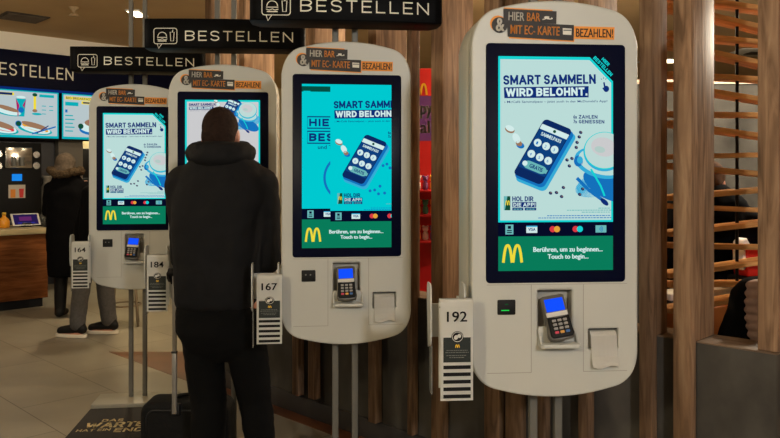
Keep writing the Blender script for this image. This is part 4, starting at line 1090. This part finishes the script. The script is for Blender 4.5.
# ------------------------------------------------------------------ woman at the counter
WD = 7.72
wm = empty('person', 'woman in long dark coat with fur-trimmed hood, at the counter', 'person', (PX(69, WD), WD, 0), 0)
def WZ(py): return PZ(py, WD)
wx = lambda px: (px - 68) * WD / F0
bm = bmesh.new(); head_body(bm, (wx(64), .02, WZ(153) - .125), .97)
loft(bm, [(0, 0, .86, .15, .1), (0, 0, 1.15, .14, .1), (0, 0, 1.35, .15, .09), (-.02, 0, 1.42, .07, .06)])
for sx in (-1, 1):
    chain(bm, [((.09 * sx, 0, .86), .085), ((.09 * sx, .02, .47), .055), ((.09 * sx, 0, .09), .04)]); chain(bm, [((.09 * sx, -.03, .045), .036), ((.09 * sx, .13, .03), .028)])
    chain(bm, [((.17 * sx, 0, 1.34), .05), ((.21 * sx, .04, 1.08), .04), ((.12 * sx, .26, 1.08), .03)]); hand(bm, (.115 * sx, .28, 1.08), (0, 1, 0), (0, 0, 1), sx, .6)
body('body', bm, M_skin, wm, .012, 3)
bm = bmesh.new(); ell(bm, (wx(64), .005, WZ(153) - .10), (.098, .11, .105)); ell(bm, (wx(64), -.03, WZ(153) - .18), (.105, .085, .10)); body('hair', bm, mat('ash_hair', (84, 74, 64), .8, spec=.1, noise=.3, nscale=50), wm, .012, 3)
bm = bmesh.new()
loft(bm, [(0, 0, .42, .2, .16), (0, 0, .8, .22, .17), (0, 0, 1.1, .215, .15), (0, 0, 1.28, .225, .14), (-.01, 0, 1.36, .17, .11), (-.03, 0, WZ(172), .11, .09)])
for sx in (-1, 1): chain(bm, [((.17 * sx, 0, 1.30), .085), ((.22 * sx, .03, 1.08), .07), ((.13 * sx, .24, 1.08), .055)])
body('coat', bm, mat('black_coat', (6, 6, 8), .9, spec=.08), wm, .015, 4, disp=.015)
bm = bmesh.new(); n = 26
for k in range(n):
    a = 2 * PI * k / n; ell(bm, (wx(65.5) + .145 * math.cos(a) + random.uniform(-.008, .008), -.01 + .11 * math.sin(a), WZ(172) + .018 * math.cos(a * 2) + random.uniform(-.01, .01)), (.045, .045, .04))
body('fur_trim', bm, mat('fur', (70, 58, 44), .95, spec=.05, noise=.5, nscale=90, bump=1.), wm, .012, 1, disp=.03, dscale=.02)
bm = bmesh.new()
for sx in (-1, 1): chain(bm, [((.09 * sx, 0, .75), .09), ((.09 * sx, .02, .45), .07), ((.09 * sx, 0, .07), .055)]); chain(bm, [((.09 * sx, -.03, .048), .045), ((.09 * sx, .13, .038), .035)])
body('trousers', bm, M_black, wm, .014, 3)

# ------------------------------------------------------------------ person half hidden behind the farthest kiosk
GD = 6.85
gp = empty('person', 'person in grey jeans and white-soled dark shoes behind the farthest kiosk', 'person', (PX(93, GD), GD, 0), math.radians(78))
bm = bmesh.new(); head_body(bm, (0, -.13, 1.55))
loft(bm, [(0, 0, .86, .15, .11), (0, -.05, 1.1, .15, .10), (0, -.12, 1.34, .17, .10), (0, -.15, 1.42, .08, .07)])
gl = [((-.08, .0, .86), .085), ((-.10, .05, .47), .06), ((-.12, .08, .09), .042)]; gr = [((.08, .0, .86), .085), ((.09, -.06, .47), .06), ((.09, -.10, .09), .042)]
chain(bm, gl); chain(bm, gr)
chain(bm, [((-.12, .05, .05), .038), ((-.12, .22, .035), .03)]); chain(bm, [((.09, -.13, .05), .038), ((.06, .03, .035), .03)])
for sx in (-1, 1): chain(bm, [((.18 * sx, -.1, 1.3), .05), ((.23 * sx, -.1, 1.05), .04), ((.22 * sx, -.06, .84), .03)]); hand(bm, (.22 * sx, -.06, .82), (0, .15, -1), (0, 1, 0), sx, .35)
body('body', bm, M_skin, gp, .012, 3)
bm = bmesh.new(); ell(bm, (0, -.15, 1.575), (.083, .1, .095)); ell(bm, (0, -.18, 1.53), (.078, .075, .09)); body('hair', bm, M_hair, gp, .012, 3)
bm = bmesh.new(); loft(bm, [(0, 0, .78, .19, .14), (0, -.02, 1.0, .2, .15), (0, -.1, 1.28, .21, .14), (0, -.14, 1.38, .14, .11), (0, -.15, 1.44, .09, .08)])
for sx in (-1, 1): chain(bm, [((.18 * sx, -.1, 1.28), .085), ((.23 * sx, -.1, 1.05), .068), ((.22 * sx, -.06, .85), .052)])
body('jacket', bm, mat('black_coat', (6, 6, 8), .9, spec=.08), gp, .014, 4, disp=.012)
bm = bmesh.new(); loft(bm, [(0, 0, .74, .17, .13), (0, 0, .9, .175, .135)])
chain(bm, [((-.08, 0, .84), .098), ((-.10, .05, .47), .08), ((-.12, .075, .12), .068)]); chain(bm, [((.08, 0, .84), .098), ((.09, -.06, .47), .08), ((.09, -.105, .12), .068)])
body('jeans', bm, mat('grey_denim', (70, 68, 67), .85, noise=.2, nscale=50), gp, .012, 4, disp=.012)
for x0, y0, x1, y1 in ((-.12, .03, -.12, .24), (.09, -.15, .06, .05)):
    sh = bmesh.new(); chain(sh, [((x0, y0, .075), .045), ((x0 + (x1 - x0) * .5, (y0 + y1) / 2, .07), .045), ((x1, y1, .055), .036)]); chain(sh, [((x0, y0 + .02, .1), .05), ((x0, y0 + .03, .14), .048)])
    so = body('shoe', sh, M_black, gp, .01, 2)
    q = MB(); mid = Vector(((x0 + x1) / 2, (y0 + y1) / 2)); dv = Vector((x1 - x0, y1 - y0)); L_ = dv.length / 2 + .045; dv.normalize(); sv = Vector((-dv.y, dv.x))
    pts = []
    for k in range(24):
        a = 2 * PI * k / 24; pp = mid + dv * L_ * math.copysign(abs(math.cos(a)) ** .7, math.cos(a)) + sv * .048 * math.copysign(abs(math.sin(a)) ** .7, math.sin(a)); pts.append((pp.x, pp.y))
    q.prism(pts, .002, .032, mat('sole_white', (214, 206, 190), .6), .004, fn=lambda a, y, b: (a, b, y)); q.build('sole', so)

# stool glimpsed behind the farthest kiosk
sd = 7.3
st = empty('bar_stool', 'stool with thin pale legs behind the farthest kiosk', 'stool', (PX(125, sd), sd, 0), .3)
m = MB(); m.lathe((0, 0, .62), [(.16, 0), (.17, .015), (.17, .04), (.15, .055)], mat('stool_brown', (92, 56, 34), .5)); m.build('seat', st)
for k in range(4):
    a = PI / 4 + k * PI / 2; m = MB(); m.tube([(.11 * math.cos(a), .11 * math.sin(a), .62), (.17 * math.cos(a), .17 * math.sin(a), 0)], .011, mat('stool_leg', (130, 116, 96), .5)); m.build('leg', st)
m = MB(); m.tube([(.148 * math.cos(2 * PI * k / 24), .148 * math.sin(2 * PI * k / 24), .2) for k in range(25)], .008, mat('stool_leg', (130, 116, 96), .5)); m.build('foot_ring', st)

# ------------------------------------------------------------------ ceiling fittings and lamps
M_lampon = em('lamp_on', (255, 236, 190), 6.)
def downlight(x, y, label, w=.3, l=.3, power=0., col=(1, .83, .6), fr=.03):
    t = empty('ceiling_light', label, 'ceiling light', (x, y, CEIL), 0, 'recessed ceiling lights')
    m = MB(); m.box((-w / 2 - fr, -l / 2 - fr, -.015), (w / 2 + fr, l / 2 + fr, -.0005), M_white, .003); m.build('frame', t)
    m = MB(); m.box((-w / 2, -l / 2, -.019), (w / 2, l / 2, -.0155), M_lampon); m.build('diffuser', t)
    if power:
        ld = bpy.data.lights.new('lamp', 'AREA'); ld.shape = 'RECTANGLE'; ld.size = w; ld.size_y = l; ld.energy = power; ld.color = col; ld.spread = math.radians(150)
        lo = bpy.data.objects.new('lamp', ld); link(lo, t); lo.location = (0, 0, -.03)
    return t
def pendant(x, y, z, power, col, label):  # unseen globes added as fill light for kiosks, posts and ceiling
    t = empty('fill_pendant', label, 'lamp', (x, y, CEIL), 0, 'added unseen globe pendants')
    m = MB(); m.cyl((0, 0, z - CEIL + .12), (0, 0, 0), .006, M_black, n=8); m.build('cord', t)
    m = MB(); m.lathe((0, 0, z - CEIL), [(.05, .105), (.05, .15), (.02, .16)], M_black); m.build('cap', t)
    g = bpy.data.materials.new('fill_glow'); g.use_nodes = True; nt = g.node_tree; nt.nodes.remove(nt.nodes['Principled BSDF'])
    e = nt.nodes.new('ShaderNodeEmission'); e.inputs['Color'].default_value = (*col, 1); e.inputs['Strength'].default_value = power * 1.76 * .46
    nt.links.new(e.outputs[0], nt.nodes['Material Output'].inputs['Surface'])
    m = MB(); m.ball((0, 0, z - CEIL), .12, g); m.build('globe', t)
def cpt(px, py):
    d = (CEIL - H) * F0 / (174 - py); return PX(px, d), d
WARM = (1, .80, .52); NEUT = (1, .93, .82)
x, y = cpt(137, 12.5); downlight(x, y, 'lit ceiling light seen between the farthest kiosk\'s poles', .11, .26, 30, WARM, .012)
x, y = cpt(669, 60); downlight(x, y, 'lit ceiling light seen right of the nearest kiosk through the slats', .7, .3, 30, WARM)
x, y = cpt(755, 52)
m = MB(); m.box((x - .3, y - .3, CEIL - .012), (x + .3, y + .3, CEIL - .0005), M_white, .003); m.box((x - .1, y - .1, CEIL - .02), (x + .1, y + .1, CEIL - .012), mat('vent_dark', (58, 48, 36), .7)); o = m.build('ceiling_panel'); tag(o, 'pale ceiling panel with dark square behind the slats', 'ceiling panel')
for x, y, z, p, cl, lab in ((1.3, -1.7, 2.4, 600, (1, .98, .95), 'added unseen globe pendant behind the camera, to the right'), (-1.7, -1.0, 2.4, 350, (1, .87, .58), 'added unseen globe pendant behind the camera, to the left'),
                            (-3.3, 3.0, 2.5, 130, (1, .90, .70), 'added unseen globe pendant over the aisle left of the suitcase'), (-5.0, 5.7, 2.5, 110, WARM, 'added unseen globe pendant in front of the serving counter'),
                            (2.75, 4.35, 2.35, 420, (1, .86, .66), 'added unseen globe pendant over the seats behind the slats'), (.78, 5.2, 2.4, 260, WARM, 'added unseen globe pendant behind the partition and nearest kiosk')):
    pendant(x, y, z, p, cl, lab)
for x, y, p, cl, lab in ((-1.2, 8.2, 16, WARM, 'added unseen ceiling light over the aisle beyond the kiosks'),):  # added lamp, out of view, lights the far aisle
    downlight(x, y, lab, .3, .3, p, cl)
p = Q0 + u * 1.7 + v_ * .45
downlight(p.x, p.y, 'added unseen ceiling light in the bright passage', .3, .3, 40, (1, .86, .55))  # unseen lamp added to brighten the passage wall
x, y = cpt(22, 17)
t = empty('ceiling_vent', 'dark square ceiling vent above the counter', 'vent', (x, y, CEIL), ur)
m = MB(); m.box((-.2, -.2, -.012), (.2, .2, -.0005), mat('vent_dark', (58, 48, 36), .7), .003)
for k in range(7): m.box((-.17, -.165 + k * .05, -.02), (.17, -.145 + k * .05, -.012), mat('vent_slat', (84, 70, 52), .6))
m.build('grille', t)
x, y = cpt(74, 7)
m = MB(); m.lathe((x, y, CEIL - .09), [(.012, 0), (.05, .01), (.02, .03), (.014, .05), (.045, .08), (.045, .0895)], mat('sprinkler', (150, 126, 90), .5)); o = m.build('sprinkler_head'); tag(o, 'small sprinkler head on the tan ceiling', 'sprinkler')

# ------------------------------------------------------------------ world, camera, colour
w = bpy.data.worlds.new('World'); bpy.context.scene.world = w; w.use_nodes = True
w.node_tree.nodes['Background'].inputs['Color'].default_value = (1, .95, .88, 1); w.node_tree.nodes['Background'].inputs['Strength'].default_value = .16
cam = bpy.data.cameras.new('Camera'); co = bpy.data.objects.new('Camera', cam); link(co)
cam.sensor_width = 36; cam.lens = 36 * F0 / 780; cam.shift_y = -45 / 780; cam.clip_start = .05
co.location = (0, 0, H); co.rotation_euler = (PI / 2, 0, 0)
S = bpy.context.scene; S.camera = co
S.view_settings.view_transform = 'Standard'; S.view_settings.look = 'None'; S.view_settings.gamma = 1; S.view_settings.use_curve_mapping = False; S.view_settings.exposure = 0.
